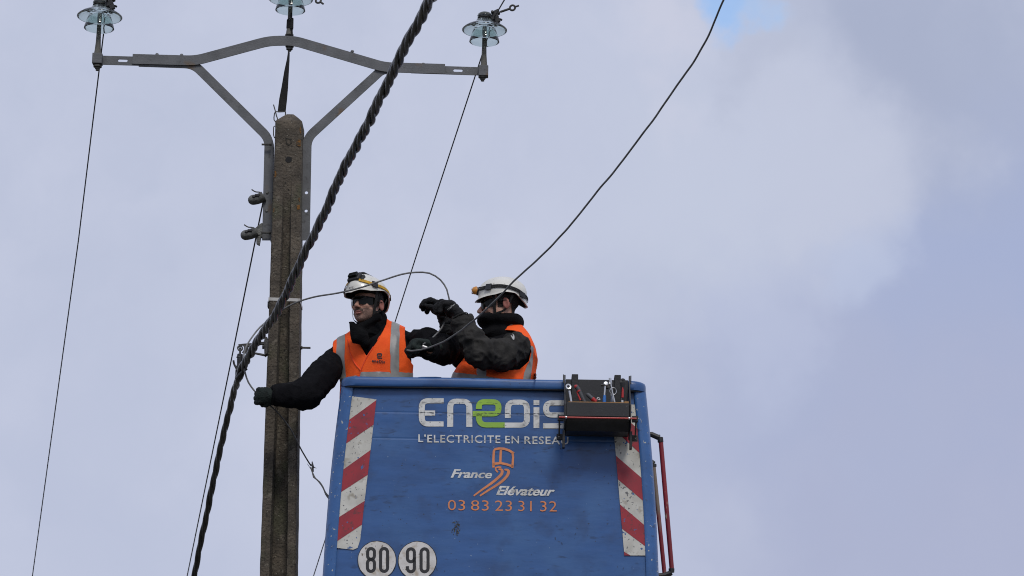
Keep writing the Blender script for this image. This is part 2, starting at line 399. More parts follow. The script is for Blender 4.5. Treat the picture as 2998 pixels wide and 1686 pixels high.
# ------------------------------------------------------------------ crossarm
AY = PY0 + .10                                 # plane of the arm's front flange
arm = thing('crossarm', at(845, 500, AY), 'grey galvanised steel crossarm with diagonal braces bolted to the head of the concrete pole', 'crossarm')
def angle_iron(pts, w, th=.007, depth=.06, side=-1, Y=AY, name='beam', m='galv', par=arm, step=.012):
    """L-section swept along a path in the plane Y; side=-1: the flat flange runs back from the lower edge"""
    C_ = np.array([at(x, y, Y) for x, y in pts]); C_[:, 1] = Y
    P = [C_[0]]
    for i in range(1, len(C_) - 1):            # rounded bends
        d0 = C_[i] - C_[i - 1]; d1 = C_[i + 1] - C_[i]
        R = min(.055, np.linalg.norm(d0) * .45, np.linalg.norm(d1) * .45)
        a0 = C_[i] - d0 / np.linalg.norm(d0) * R; a1 = C_[i] + d1 / np.linalg.norm(d1) * R
        for t in np.linspace(0, 1, 9): P.append((1 - t) ** 2 * a0 + 2 * t * (1 - t) * C_[i] + t * t * a1)
    P.append(C_[-1]); P = np.array(P)
    T = np.gradient(P, axis=0); T[:, 1] = 0; T /= np.linalg.norm(T, axis=1)[:, None]
    Nn = np.stack([-T[:, 2], np.zeros(len(T)), T[:, 0]], 1)
    h_ = w / 2; e = side
    prof = [(e * h_, 0), (-e * h_, 0), (-e * h_, th), (e * (h_ - th), th), (e * (h_ - th), depth), (e * h_, depth)]
    m_ = MB(); m_.rings([[p + nn * u + np.array([0, v, 0]) for (u, v) in prof] for p, nn in zip(P, Nn)], cap0=True, cap1=True)
    return m_.build(name, M[m], par, sharp=30, bevel=0)
s1 = lambda x, y: (200 + x * .27194, y * .27194)
s2 = lambda x, y: (800 + x * .31056, y * .31056)
s3 = lambda x, y: (660 + x * .30357, 320 + y * .30357)
chord = [s1(690, 632), s1(1370, 650), s1(2160, 438), s2(190, 380), s2(1050, 632), s2(1618, 648)]
angle_iron(chord, .063, name='arm_beam', side=1)
def slotted(p0, p1, s0, s1_, w, Yo, name):
    """flat bar from p0 to p1 (pixels) with one long slot between s0 and s1_"""
    A = at(*p0, Yo); B = at(*p1, Yo); A[1] = B[1] = Yo
    t = (B - A); Ln = np.linalg.norm(t); t /= Ln; nn = np.array([-t[2], 0, t[0]])
    m_ = MB(); sc0 = (at(*s0, Yo) - A) @ t; sc1 = (at(*s1_, Yo) - A) @ t
    if sc0 > sc1: sc0, sc1 = sc1, sc0
    r = .0085; k = 8
    inner = [(sc1 + r * math.sin(a), r * math.cos(a)) for a in np.linspace(0, math.pi, k)] + \
            [(sc0 - r * math.sin(a), -r * math.cos(a)) for a in np.linspace(0, math.pi, k)]
    outer = []
    for (u, v) in inner:
        outer.append((u, v))
    # outer loop with the same count: project radially on the rectangle
    oo = []
    for idx, (u, v) in enumerate(inner):
        cu = sc1 if idx < k else sc0
        if idx in (0,): oo.append((sc1, w / 2))
        elif idx == k - 1: oo.append((sc1, -w / 2))
        elif idx == k: oo.append((sc0, -w / 2))
        elif idx == 2 * k - 1: oo.append((sc0, w / 2))
        else:
            end = Ln if idx < k else 0.0
            du = u - cu
            ang = math.atan2(v, abs(du)); 
            if abs(ang) > .9: oo.append((end, math.copysign(w / 2, v)))
            else: oo.append((end, math.tan(ang) * w / 2 / math.tan(.9)))
    P3 = lambda u, v, y: A + t * u + nn * v + np.array([0, y, 0])
    n_ = len(inner)
    m_.rings([[P3(u, v, 0) for u, v in inner], [P3(u, v, 0) for u, v in oo], [P3(u, v, .007) for u, v in oo], [P3(u, v, .007) for u, v in inner], [P3(u, v, 0) for u, v in inner]])
    return m_.build(name, M['galv'], arm, sharp=30)
slotted(s1(340, 645), s1(1300, 672), s1(548, 671), s1(622, 671), .057, AY + .009, 'extension_bar')
slotted(s2(1990, 672), s2(1300, 650), s2(1772, 677), s2(1710, 676), .052, AY + .009, 'extension_bar')
# end blocks, where the pins are bolted
for (x0, y0, x1, y1) in ((*s1(262, 575), *s1(370, 700)), (*s2(1932, 630), *s2(2030, 720))):
    c0 = at((x0 + x1) / 2, (y0 + y1) / 2, AY - .01)
    MB().box(c0, (.060, .06, .066)).build('end_block', M['galv'], arm, bevel=.003)
# diagonal braces turning down along the pole
bl_ = [s1(1000, 672), s1(1380, 690), s3(430, 285), s3(410, 800), s3(400, 1262)]
br_ = [s2(1230, 660), s2(1020, 665), s3(765, 262), s3(784, 800), s3(768, 1262)]
bl_[2] = (792, 402)
angle_iron([s1(760, 668), s1(1350, 688), (788, 405), s3(398, 1262)], .056, name='brace', side=1, Y=AY + .012, depth=.055)
angle_iron([s2(1150, 660), s2(1030, 650), (899, 404), s3(768, 1262)], .056, name='brace', side=-1, Y=AY + .012, depth=.05)
def bolt(p, ax, L_, r=.009, par=arm, name='bolt', head=.015, m='galv_dark'):
    p = np.asarray(p, float); ax = np.asarray(ax, float); ax = ax / np.linalg.norm(ax)
    m_ = MB(); m_.cyl(p, p + ax * L_, r, 10); m_.tube([p, p + ax * .012], head, 6); return m_.build(name, M[m], par)
for q in (s1(955, 575), s1(1220, 582), s2(1415, 595), s2(745, 475)):
    c0 = at(q[0], q[1] + 3, AY + .03); m_ = MB(); m_.lathe([(0, .014), (.008, .011), (.011, .004), (.012, 0)], c0 - [0, 0, .004], 12); m_.build('bolt', M['galv'], arm)
for q in (s3(405, 340), s3(400, 1190)):
    c0 = at(q[0] + 12, q[1], AY - .02); bolt(c0, (-1, 0, 0), .06, .006, head=.010)
# punched holes in the right plate show as pale discs of sky: real through-holes are cut with small ring + cutter
def cutter_hole(o, c0, r):
    m_ = MB(); m_.cyl(np.asarray(c0) - [0, .1, 0], np.asarray(c0) + [0, .2, 0], r, 20)
    tmp = bpy.data.meshes.new('t'); tmp.from_pydata(m_.v, [], m_.f); to = bpy.data.objects.new('t', tmp); COL.objects.link(to)
    md = o.modifiers.new('hole', 'BOOLEAN'); md.object = to; md.operation = 'DIFFERENCE'; md.solver = 'EXACT'
    bpy.context.view_layer.update()
    dg = bpy.context.evaluated_depsgraph_get(); me = bpy.data.meshes.new_from_object(o.evaluated_get(dg))
    o.modifiers.clear(); o.data = me; me.set_sharp_from_angle(angle=rad(30))
    bpy.data.objects.remove(to); bpy.data.meshes.remove(tmp)
rb = [o for o in arm.children if o.name.startswith('brace')][1]
bpy.context.view_layer.update()
cutter_hole(rb, at(*s3(781, 803), AY + .012), .0098)
cutter_hole(rb, at(*s3(778, 979), AY + .012), .0094)
lb = [o for o in arm.children if o.name.startswith('brace')][0]
for q in (s3(403, 803), s3(398, 977)):
    c0 = at(q[0], q[1], AY + .011); m_ = MB(); m_.lathe([(0, .006), (.007, .005), (.009, 0)], c0, 12, axis=(0, -1, 0)); m_.build('rivet', M['cast'], arm)

# ------------------------------------------------------------------ insulators
GP = [(.0008, .187), (.018, .187), (.034, .183), (.043, .175), (.047, .163), (.045, .155), (.0395, .150), (.039, .145), (.046, .140),
      (.053, .134), (.055, .126), (.062, .119), (.088, .109), (.115, .096), (.132, .083), (.139, .075), (.139, .070), (.134, .067),
      (.127, .072), (.110, .083), (.088, .093), (.066, .100), (.060, .097), (.065, .086), (.075, .060), (.085, .028), (.092, .004),
      (.0925, -.003), (.088, -.006), (.084, -.002), (.077, .028), (.066, .060), (.052, .085), (.034, .099), (.021, .106), (.0185, .115), (.018, .140), (.010, .148), (.0008, .149)]
def insulator(cx, rim_py, foot_py, Y, label, clamp):
    c0 = at(cx, rim_py, Y)
    foot = at(cx - 2, foot_py, Y)
    root = thing('glass_insulator', (c0[0], Y, foot[2]), label, 'insulator', 'glass insulators on the crossarm')
    m_ = MB(); m_.lathe(GP, c0, 48); m_.build('glass_bell', M['glass'], root, sharp=60)
    zt_ = c0[2] + .135
    m_ = MB(); m_.lathe([(.001, .135), (.014, .135), (.0135, .05), (.0135, -.02), (.0155, (foot[2] - c0[2]) * .55), (.019, foot[2] - c0[2] + .03), (.022, foot[2] - c0[2] + .006), (.026, foot[2] - c0[2] + .002), (.026, foot[2] - c0[2] - .004), (.001, foot[2] - c0[2] - .004)], c0, 20)
    m_.build('pin', M['pin'], root)
    return root, c0, foot
Yi = AY - .01
i1, c1, f1 = insulator(290, 82, 158, Yi, 'glass pin insulator at the left end of the crossarm', 1)
i2, c2, f2 = insulator(850, 29, 102, AY + .03, 'middle glass insulator, on the raised part of the crossarm above the strap', 0)
i3, c3, f3 = insulator(1418, 121, 196, Yi, 'glass insulator at the right end of the crossarm with an eye bolt', 1)
def nut(px, py, Y, root, r=.02, h_=.03):
    c0 = at(px, py, Y); m_ = MB(); m_.tube([c0, c0 - [0, 0, .012]], .026, 14); m_.tube([c0 - [0, 0, .012], c0 - [0, 0, .012 + h_]], r, 6); m_.tube([c0 - [0, 0, .012 + h_], c0 - [0, 0, .022 + h_]], .011, 10)
    m_.build('nut', M['galv_dark'], root)
nut(286, 191, Yi, i1, .016, .012); nut(848, 132, AY + .03, i2, .02, .018); nut(1413, 222, Yi, i3, .016, .012)
# tie clamps with eye bolts on the insulator heads
def head_clamp(root, c0, d=(.075, .0, .0)):
    p = c0 + np.array([.058, -.02, .15]); m_ = MB()
    R = Matrix.Rotation(rad(-28), 3, 'Y')
    m_.box(p, (.05, .05, .035), np.array(R)); m_.box(p + [.014, 0, .03], (.036, .04, .03), np.array(R)); m_.box(p + [.02, -.01, -.024], (.03, .03, .03), np.array(R))
    m_.cyl(p + [-.012, -.02, .02], p + [-.012, -.045, .024], .009, 8); m_.cyl(p + [.03, 0, -.01], p + [.048, -.01, -.02], .008, 6)
    m_.build('tie_clamp', M['black_plastic'], root, bevel=.004)
    ring = [c0 + np.array([.041 * math.cos(t), .041 * math.sin(t), .149]) for t in np.linspace(0, 2 * math.pi, 25)]
    MB().tube(ring, .0045, 6, caps=False).build('tie_wire', M['wire'], root)
    return p
def eye_bolt(root, a, b, ring_r=.022):
    a = np.asarray(a); b = np.asarray(b); d = (b - a) / np.linalg.norm(b - a)
    m_ = MB(); m_.cyl(a, b - d * ring_r, .007, 10)
    u = d; v = np.array([-d[2], 0, d[0]])
    m_.tube([b + ring_r * (u * math.cos(t) + v * math.sin(t)) for t in np.linspace(0, 2 * math.pi, 21)], .0065, 8, caps=False)
    m_.cyl(b + d * ring_r, b + d * (ring_r + .026), .006, 8)
    m_.build('eye_bolt', M['galv_dark'], root)
for (root, c0) in ((i1, c1), (i2, c2), (i3, c3)): head_clamp(root, c0)
eye_bolt(i3, at(800 + 2140 * .31056, 112 * .31056, Yi - .03), at(800 + 2255 * .31056, 73 * .31056, Yi - .05), .0165)
eye_bolt(i2, at(800 + 330 * .31056, -60 * .31056, Yi), at(800 + 425 * .31056, 5 * .31056, Yi - .02), .0165)
# conductors running from each insulator down the line
def wire(name, pts, r, label, m='wire', n=6, cat='wire', group=None):
    P = np.asarray(pts, float); return tag(obj(name, *(lambda q: (q.v, q.f))(MB().tube(P, r, n)), M[m]), label, cat, group)
G = 'thin line wires running away behind the pole'
def far_line(a, q, Yf, ext):
    A = np.asarray(a); B = at(*q, Yf); d = B - A; return [A, A + d * .33, A + d * .66, B, B + d * ext]
wire('line_wire', [c1 + np.array([.5, -5.0, 1.3]), c1 + np.array([.045, -.02, .152])] + far_line(c1 + np.array([.060, .02, .149]), (95, 1686), 24.5, .3)[1:], .0042,
     'thin black wire falling from the left insulator to the bottom left corner', group=G)
wire('line_wire', [at(1500, -40, 13.0), c3 + np.array([.062, -.03, .155])] + far_line(c3 + np.array([.045, .02, .149]), (918, 1686), 23.5, .3)[1:], .0042,
     'thin black wire passing the right insulator and falling behind the worker holding the cable', group=G)
wire('line_wire', [at(*s3(362, 900), AY + .04)] + far_line(at(*s3(330, 1080), AY + .05), (548, 1686), 24.0, .3)[1:], .0046,
     'thin black wire falling from the alloy clamps on the left side of the pole head', group=G)
# black strap from the middle pin to the pole head
st = thing('lashing_strap', at(845, 150, AY), 'black webbing strap twisted from the middle insulator pin down to the pole top', 'strap')
sv = lambda y: y * .27194
pa = [(846, 150, 3), (844, 175, 6), (839, 210, 12), (834, 255, 18), (829, 290, 23), (824.5, 328, 24)]
m_ = MB()
rows = []
for k, (x, y, w_) in enumerate(pa):
    c0 = at(x, y, AY - .0); ang = rad(80 - 78 * min(1, k / 3.5)); hw = w_ / 490 / 2 / max(math.cos(ang), .35) if k < 3 else w_ / 490 / 2
    ang2 = math.acos(min(1, (w_ / 490 / 2) / max(hw, .0242))) if k < 5 else 0
    hw = max(hw, .0242)
    rows.append([c0 + np.array([-hw * math.cos(ang2), -hw * math.sin(ang2), 0]), c0 + np.array([hw * math.cos(ang2), hw * math.sin(ang2), 0])])
V = [];
for r_ in rows: V += [r_[0] - [0, .0015, 0], r_[1] - [0, .0015, 0], r_[1] + [0, .0015, 0], r_[0] + [0, .0015, 0]]
m_.rings([V[4 * k:4 * k + 4] for k in range(len(rows))], cap0=True, cap1=True); m_.build('webbing', M['web'], st)
c0 = at(849, 72, AY + .03); m_ = MB(); m_.lathe([(.016, .036), (.021, .03), (.022, -.022), (.019, -.03), (.016, -.036)], c0 - [0, 0, .0], 20); m_.box(c0 + [.013, -.018, 0], (.018, .022, .07)); m_.box(c0 + [.016, -.02, -.055], (.008, .012, .06)); m_.box(c0 + [.008, -.018, .05], (.008, .012, .04))
m_.build('strap_loop', M['web'], st, bevel=.002)
zc = lambda x, y: at(780 + x * .13807, 280 + y * .13807, AY - .01)
hk = MB()
hk.tube(spline([zc(150, 190), zc(185, 310), zc(215, 430), zc(235, 500), zc(195, 560), zc(162, 510), zc(165, 420), zc(190, 340), zc(260, 345), zc(385, 340), zc(405, 345), zc(400, 440)], .01), .0034, 8)
hk.build('ratchet_hook', M['galv_dark'], st)
hk = MB(); hk.tube(spline([zc(185, 640), zc(155, 660), zc(152, 830), zc(175, 900)], .01), .003, 8); hk.build('hook_end', M['galv_dark'], st)

# dead-end clamps on the left brace
sg = lambda x, y: (650 + x * .17937, 480 + y * .17937)
def deadend(dx, dy, label, mirror=False):
    Yc = AY - .0
    g = lambda x, y, e=0: at(*sg(x + dx, y + dy), Yc + e)
    root = thing('cable_clamp', g(640, 1200, .03), label, 'clamp', 'alloy clamps on the left brace')
    m_ = MB(); m_.tube(spline([g(560, 1100), g(480, 1140), g(420, 1155), g(385, 1160)], .01), .031, 14)
    m_.lathe([(0.0, .031), (.012, .029), (.022, .022), (.029, .011), (.031, 0)], g(385, 1160), 14, axis=tuple(g(385, 1160) - g(420, 1155)))
    m_.build('clamp_body', M['cast'], root)
    m_ = MB(); m_.box(g(455, 1085, -.03), (.028, .018, .014)); m_.lathe([(0, .01), (.009, .009), (.011, 0)], g(396, 1110, -.026), 12, axis=(0, -1, .2)); m_.build('clamp_bolt', M['black_plastic'], root, bevel=.003)
    m_ = MB(); m_.tube(spline([g(520, 1100, -.02), g(520, 1055, -.01), g(490, 1035), g(430, 1030), g(390, 1010), g(362, 990)], .006), .0038, 8); m_.build('wire_tail', M['galv_dark'], root)
    return root, g
r1_, g1 = deadend(122, -575, 'upper grey alloy clamp gripping the left steel brace')
r2_, g2 = deadend(0, 0, 'lower grey alloy clamp on the left brace with the wire leaving below')
m_ = MB(); m_.prism([g2(520, 1060, .01), g2(640, 960, .01), g2(660, 960, .01), g2(660, 1210, .01), g2(600, 1160, .01), g2(540, 1160, .01)], (0, .03, 0)); m_.build('jaw_plate', M['cast'], r2_, bevel=.003)
m_ = MB(); m_.prism([g2(560, 1160, .0), g2(640, 1180, .0), g2(612, 1330, .0), g2(560, 1300, .0)], (0, .022, 0)); m_.build('jaw_tail', M['cast'], r2_, bevel=.003)

# ------------------------------------------------------------------ suspension bracket and clamp left of the pole
q4 = lambda x, y, Y=16.42: at(660 + x * .12422, 960 + y * .12422, Y)
ab = thing('suspension_bracket', q4(940, 430, PY0 + .1), 'forged dark steel bracket with a round eye, bolted through the pole beside the twisted cable', 'bracket')
m_ = MB(); m_.prism([q4(925, 215), q4(985, 200), q4(1000, 300), q4(985, 600), q4(915, 650), q4(910, 300)], (0, .06, 0)); m_.build('back_plate', M['galv_dark'], ab, bevel=.004)
m_ = MB()
ring = lambda c, r, n_: [c + np.array([r * math.cos(t), 0, r * math.sin(t)]) for t in np.linspace(0, 2 * math.pi, n_)]
rc = q4(345, 478, 16.44)
rr_ = [(.0128, -.014), (.0215, -.012), (.0215, .012), (.0128, .014)]
m_.lathe([(.0095, -.008), (.0175, -.009), (.0175, .009), (.0095, .008)], rc, 28, axis=(0, 1, 0), closed=True)
m_.build('eye', M['galv_dark'], ab)
m_ = MB(); m_.prism([q4(300, 385, 16.43), q4(420, 368, 16.43), q4(700, 350, 16.43), q4(910, 320, 16.43), q4(912, 375, 16.43), q4(700, 405, 16.43), q4(540, 430, 16.43), q4(500, 560, 16.43), q4(560, 545, 16.43), q4(740, 580, 16.43), q4(905, 610, 16.43), q4(935, 655, 16.43), q4(905, 650, 16.43), q4(720, 610, 16.43), q4(560, 585, 16.43), q4(545, 640, 16.43), q4(480, 590, 16.43), q4(390, 575, 16.43), q4(430, 520, 16.43), q4(440, 440, 16.43), q4(400, 400, 16.43), q4(340, 395, 16.43)], (0, .022, 0)); m_.build('arm_plate', M['galv_dark'], ab)
m_ = MB(); a0 = q4(870, 447, PY0 + .12); b0 = q4(2005, 470, PY0 + .12); m_.cyl(a0, b0, .0033 * 1.0 + .0005, 8)
m_.v = []; m_.f = []
m_.cyl(a0, a0 + [.02, 0, 0], .0135, 6); m_.cyl(a0, b0, .0062, 12)
pb = q4(1735, 465, PY0 + .12); m_.cyl(pb, pb + [.012, 0, 0], .014, 6); m_.cyl(pb + [.012, 0, 0], pb + [.02, 0, 0], .011, 12); m_.build('through_bolt', M['galv_dark'], ab)
sc_ = thing('suspension_clamp', q4(345, 478, 16.40), 'black hanging clamp gripping the twisted cable below the bracket eye', 'clamp')
m_ = MB(); m_.tube(spline([q4(345, 470, 16.45), q4(345, 520, 16.44), q4(345, 640, 16.42)], .01), .006, 8)
m_.tube([q4(330, 610, 16.42), q4(325, 700, 16.42)], [.010, .018], 10); m_.build('swivel', M['black_plastic'], sc_)
m_ = MB(); m_.tube(spline([q4(345, 620, 16.42), q4(340, 680, 16.42), q4(338, 740, 16.42), q4(335, 860, 16.42), q4(322, 900, 16.41), q4(300, 1000, 16.40), q4(295, 1125, 16.40)], .008), .0165, 10)
m_.tube([q4(245, 1000, 16.38), q4(390, 1010, 16.38)], .014, 10); m_.build('clamp_body', M['black_plastic'], sc_)
m_ = MB(); m_.tube(spline([q4(260, 960, 16.38), q4(235, 910, 16.38), q4(205, 850, 16.38), q4(188, 765, 16.38)], .006), .006, 8); m_.build('lever', M['black_plastic'], sc_)

# ------------------------------------------------------------------ twisted bundle of cables
im = lambda L_, Ys: [at(x * 1.16382, y * 1.16382, Y) for (x, y), Y in zip(L_, Ys)]
pxs = [(1160, -120), (1118, -55), (1083, 0), (1048, 65), (1012, 130), (984, 193), (953, 253), (927, 310), (900, 360), (873, 410), (848, 462), (824, 520), (798, 575), (770, 630), (742, 690), (722, 735), (697, 785), (672, 822), (650, 855), (628, 893), (608, 930)]
n1 = len(pxs)
Yc_ = list(np.interp(np.arange(n1), [0, 2, n1 - 1], [10.6, 11.5, 16.28]))
low = [(600, 952), (590, 982), (578, 1030), (563, 1090), (550, 1150), (536, 1215), (521, 1290), (505, 1365), (489, 1449), (476, 1520), (460, 1600)]
Yl = list(np.interp(np.arange(len(low)), [0, len(low) - 1], [16.36, 19.6]))
bundle = thing('twisted_cable', at(708, 1085, 16.3), 'thick black cable of strands twisted together, sweeping across the pole from the top', 'cable')
def twist(pts, ro, rs, pitch, nstr, name='strand', m='cable', ro_f=None, phase=0, par=bundle, jit=.12):
    P = spline(pts, .016); A, B = frames(P)
    s_ = np.concatenate([[0], np.cumsum(np.linalg.norm(np.diff(P, axis=0), axis=1))])
    ph = phase - s_ / pitch * 2 * math.pi
    for k in range(nstr):
        a = ph + k * 2 * math.pi / nstr + jit * np.sin(s_ * 5.1 + k * 2.1)
        rr = ro * (1 + .13 * np.sin(s_ * 3.3 + k * 1.7))
        Q = P + (np.cos(a) * rr)[:, None] * A + (np.sin(a) * rr)[:, None] * B
        MB().tube(Q, rs * (1 + .06 * (k % 2)), 9).build(name, M[m], par)
up_pts = im(pxs, Yc_); lo_pts = im(low, Yl)
twist(up_pts + [lo_pts[0]], .0140, .0108, .46, 4, m='cable_highlit', jit=.25)
MB().tube(spline(up_pts + lo_pts[:1], .05), .006, 6).build('core', M['cable'], bundle)
twist([up_pts[-1]] + lo_pts, .0092, .0120, .66, 3, phase=1.0, jit=.1)
m_ = MB(); m_.tube(spline([at(722, 1078, 16.26), at(706, 1092, 16.26), at(694, 1108, 16.3)], .01), .010, 8); m_.build('tape_wrap', M['cable'], bundle)

# single cable coming in from the upper right, ending in the glove
sp = [(1862, -70), (1820, 0), (1800, 48), (1778, 98), (1742, 160), (1702, 216), (1650, 292), (1602, 356), (1550, 425), (1502, 482), (1450, 548), (1400, 605), (1350, 655), (1300, 700), (1250, 752), (1210, 790), (1180, 815), (1150, 838), (1115, 860), (1080, 874), (1058, 880), (1036, 883), (1024, 881)]
Ys = np.interp(np.arange(len(sp)), [0, 1, 12, 16, 19, 22], [13.0, 13.2, 15.0, 15.55, 15.85, 15.93])
P = spline(im(sp, Ys), .03)
P = P + np.array([[.0006 * math.sin(i * .9), 0, .0006 * math.sin(i * 1.3 + 1)] for i in range(len(P))])
sc1_ = thing('service_cable', im(sp, Ys)[-1], 'long grey single cable curving from the upper right down to the green glove', 'cable')
MB().tube(P, .0052, 8).build('sheath', M['cable_grey'], sc1_)
kk = at(1243, 1016, 15.9); m_ = MB(); m_.tube([kk + np.array([-.012, 0, .005]), kk + np.array([.014, 0, -.004])], .0085, 10); m_.build('splice_sleeve', M['alu'], sc1_)

# loop of single cable: from the fist at the pole, up round the bundle and over to the second worker
lp = [(640, 983), (625, 962), (616, 935), (612, 905), (618, 875), (634, 848), (655, 822), (680, 802), (705, 783), (740, 763), (790, 747), (850, 737), (905, 724), (960, 706), (1010, 690), (1045, 685), (1080, 687), (1108, 704), (1124, 728), (1130, 752), (1128, 775), (1122, 800)]
Yq = np.interp(np.arange(len(lp)), [0, 3, 6, 8, 12, 19, 21], [16.2, 16.2, 16.35, 16.42, 16.15, 16.15, 16.15])
tail = [(1118, 812), (1110, 826), (1100, 838), (1082, 855), (1072, 861), (1064, 866)]
Yt = np.interp(np.arange(len(tail)), [0, 5], [16.13, 15.95])
lc = thing('cable_loop', im(lp, Yq)[0], 'grey cable arching from the fist at the pole to the raised black gloves', 'cable')
MB().tube(spline(im(lp, Yq), .03), .0050, 8).build('sheath', M['cable_grey'], lc)
tc_ = tag(obj('cable_tail', *(lambda q: (q.v, q.f))(MB().tube(spline(im(tail, Yt), .02), .0048, 8)), M['cable_grey']), 'short bare end of cable slanting from the raised black glove to the green glove', 'cable')
# cable hanging below the fist, with its frayed joint
dn = [(640, 983), (663, 1005), (682, 1022), (705, 1045), (728, 1075), (742, 1100), (760, 1135), (778, 1165), (783, 1172)]
Yd = np.interp(np.arange(len(dn)), [0, 8], [16.2, 16.3])
hc = thing('hanging_cable', im(dn, Yd)[0], 'thin dark cable below the fist running down to a frayed joint beside the basket', 'cable')
MB().tube(spline(im(dn, Yd), .03), .0042, 8).build('sheath', M['cable'], hc)
zz = lambda x, y, Y=16.32: at(780 + x * .17255, 1250 + y * .17255, Y)
for pts, r in (([zz(750, 680), zz(785, 780), zz(830, 870), zz(900, 930), zz(960, 1020), zz(1000, 1110), zz(1075, 1190), zz(1150, 1240)], .0042),
               ([zz(785, 790), zz(800, 850), zz(860, 895), zz(930, 980), zz(975, 1060), zz(1005, 1140), zz(1060, 1215), zz(1140, 1300)], .0042)):
    MB().tube(spline(pts, .015), r, 7).build('strand', M['cable_grey'], hc)
m_ = MB(); m_.tube([zz(775, 590), zz(785, 650), zz(790, 760)], [.003, .006, .005], 6)
for (a_, b_) in (((778, 640), (745, 630)), ((800, 680), (850, 700)), ((800, 670), (830, 700)), ((760, 720), (690, 620)), ((775, 600), (777, 575)), ((800, 690), (822, 690))):
    m_.tube([zz(*a_), zz(*b_)], [.0025, .001], 5)
m_.build('frayed_end', M['cable'], hc)

# ------------------------------------------------------------------ blue basket
BYF = 15.95
zt_b = at(1445, 1110, BYF)[2]                       # top of the rim
zpan_t = at(1445, 1139, BYF)[2]; zbot = at(1437, 1722, BYF - .04)[2]
XL0, XR0 = at(1003, 1135, BYF + .06)[0], at(1887, 1150, BYF + .06)[0]
XL1, XR1 = at(947, 1686, BYF + .03)[0], at(1927, 1686, BYF + .03)[0]
z1686 = at(1437, 1686, BYF)[2]
def bx(z):
    t = (zt_b - z) / (zt_b - z1686)
    bow = .012 * math.sin(max(0, min(1, t)) * math.pi)
    return XL0 + (XL1 - XL0) * t - bow, XR0 + (XR1 - XR0) * t + bow
def byf(z): return BYF - .05 * (zt_b - z) / (zt_b - z1686)
basket = thing('aerial_basket', ((XL0 + XR0) / 2, BYF + .4, zbot), 'blue work basket with hazard stripes and lettering, holding the two workers', 'work basket')
POST, REC = .062, .014
creases = [at(1300, y, BYF)[2] for y in (1209, 1286)]
def bloop(z, recess=True, inset=0.0, n=6):
    a, b = bx(z); a += inset; b -= inset; y0 = byf(z) + inset; y1 = BYF + .82 - inset; r = .055
    pts = []
    def arc(cx, cy, t0, t1): return [(cx + r * math.cos(t), cy + r * math.sin(t)) for t in np.linspace(t0, t1, n)]
    pts += arc(a + r, y0 + r, math.pi, 1.5 * math.pi)
    if recess:
        rc = REC
        for zc_ in creases:
            rc += .0016 * math.exp(-((z - zc_) / .004) ** 2)
        pts += [(a + POST, y0), (a + POST + .010, y0 + rc)]
        w = b - a
        for t in np.linspace(.06, .94, 12):
            pts.append((a + w * t, y0 + rc - .006 * math.sin(t * math.pi) - .0012 * math.sin(t * 23 + z * 9)))
        pts += [(b - POST - .010, y0 + rc), (b - POST, y0)]
    else:
        pts += [(a + POST, y0), (a + POST + .01, y0)]
        for t in np.linspace(.06, .94, 12): pts.append((a + (b - a) * t, y0))
        pts += [(b - POST - .01, y0), (b - POST, y0)]
    pts += arc(b - r, y0 + r, 1.5 * math.pi, 2 * math.pi)
    pts += arc(b - r, y1 - r, 0, .5 * math.pi) + arc(a + r, y1 - r, .5 * math.pi, math.pi)
    return [(x, y, z) for x, y in pts]
zs = sorted(set(list(np.linspace(zt_b - .01, zbot + .03, 90)) + [c_ + d for c_ in creases for d in (-.014, -.008, -.004, 0, .004, .008, .014)]), reverse=True)
loops = [bloop(z) for z in zs]
cxb = (XL0 + XR0) / 2
bl0 = bloop(zbot + .012, True, .012); bl1 = bloop(zbot, True, .035)
loops += [bl0, bl1]
mb = MB(); mb.rings(loops, cap1=True)
mb.build('shell', M['blue'], basket, sharp=30)
mb = MB(); mb.rings([bloop(z, False, .035) for z in (zt_b - .012, zt_b - .5, zbot + .06)], cap1=True); mb.build('lining', M['blue'], basket, sharp=30)
# smooth worn corner posts, standing 2 mm proud of the shell
def post(side):
    lo = []
    for z in np.linspace(zpan_t + .01, zbot + .02, 40):
        a, b = bx(z); y0 = byf(z); r = .055; e = .0025
        pts = []
        if side < 0:
            pts = [(a + r + (r + e) * math.cos(t), y0 + r + (r + e) * math.sin(t)) for t in np.linspace(math.pi * .95, 1.5 * math.pi, 9)] + [(a + POST + .004, y0 - e), (a + POST + .009, y0 + .002)]
        else:
            pts = [(b - POST - .009, y0 + .002), (b - POST - .004, y0 - e)] + [(b - r + (r + e) * math.cos(t), y0 + r + (r + e) * math.sin(t)) for t in np.linspace(1.5 * math.pi, 2.05 * math.pi, 9)]
        lo.append([(x, y, z) for x, y in pts])
    m_ = MB(); m_.rings(lo, close=False)
    return m_.build('corner_post', M['blue_edge'], basket, sharp=50)
post(-1); post(1)
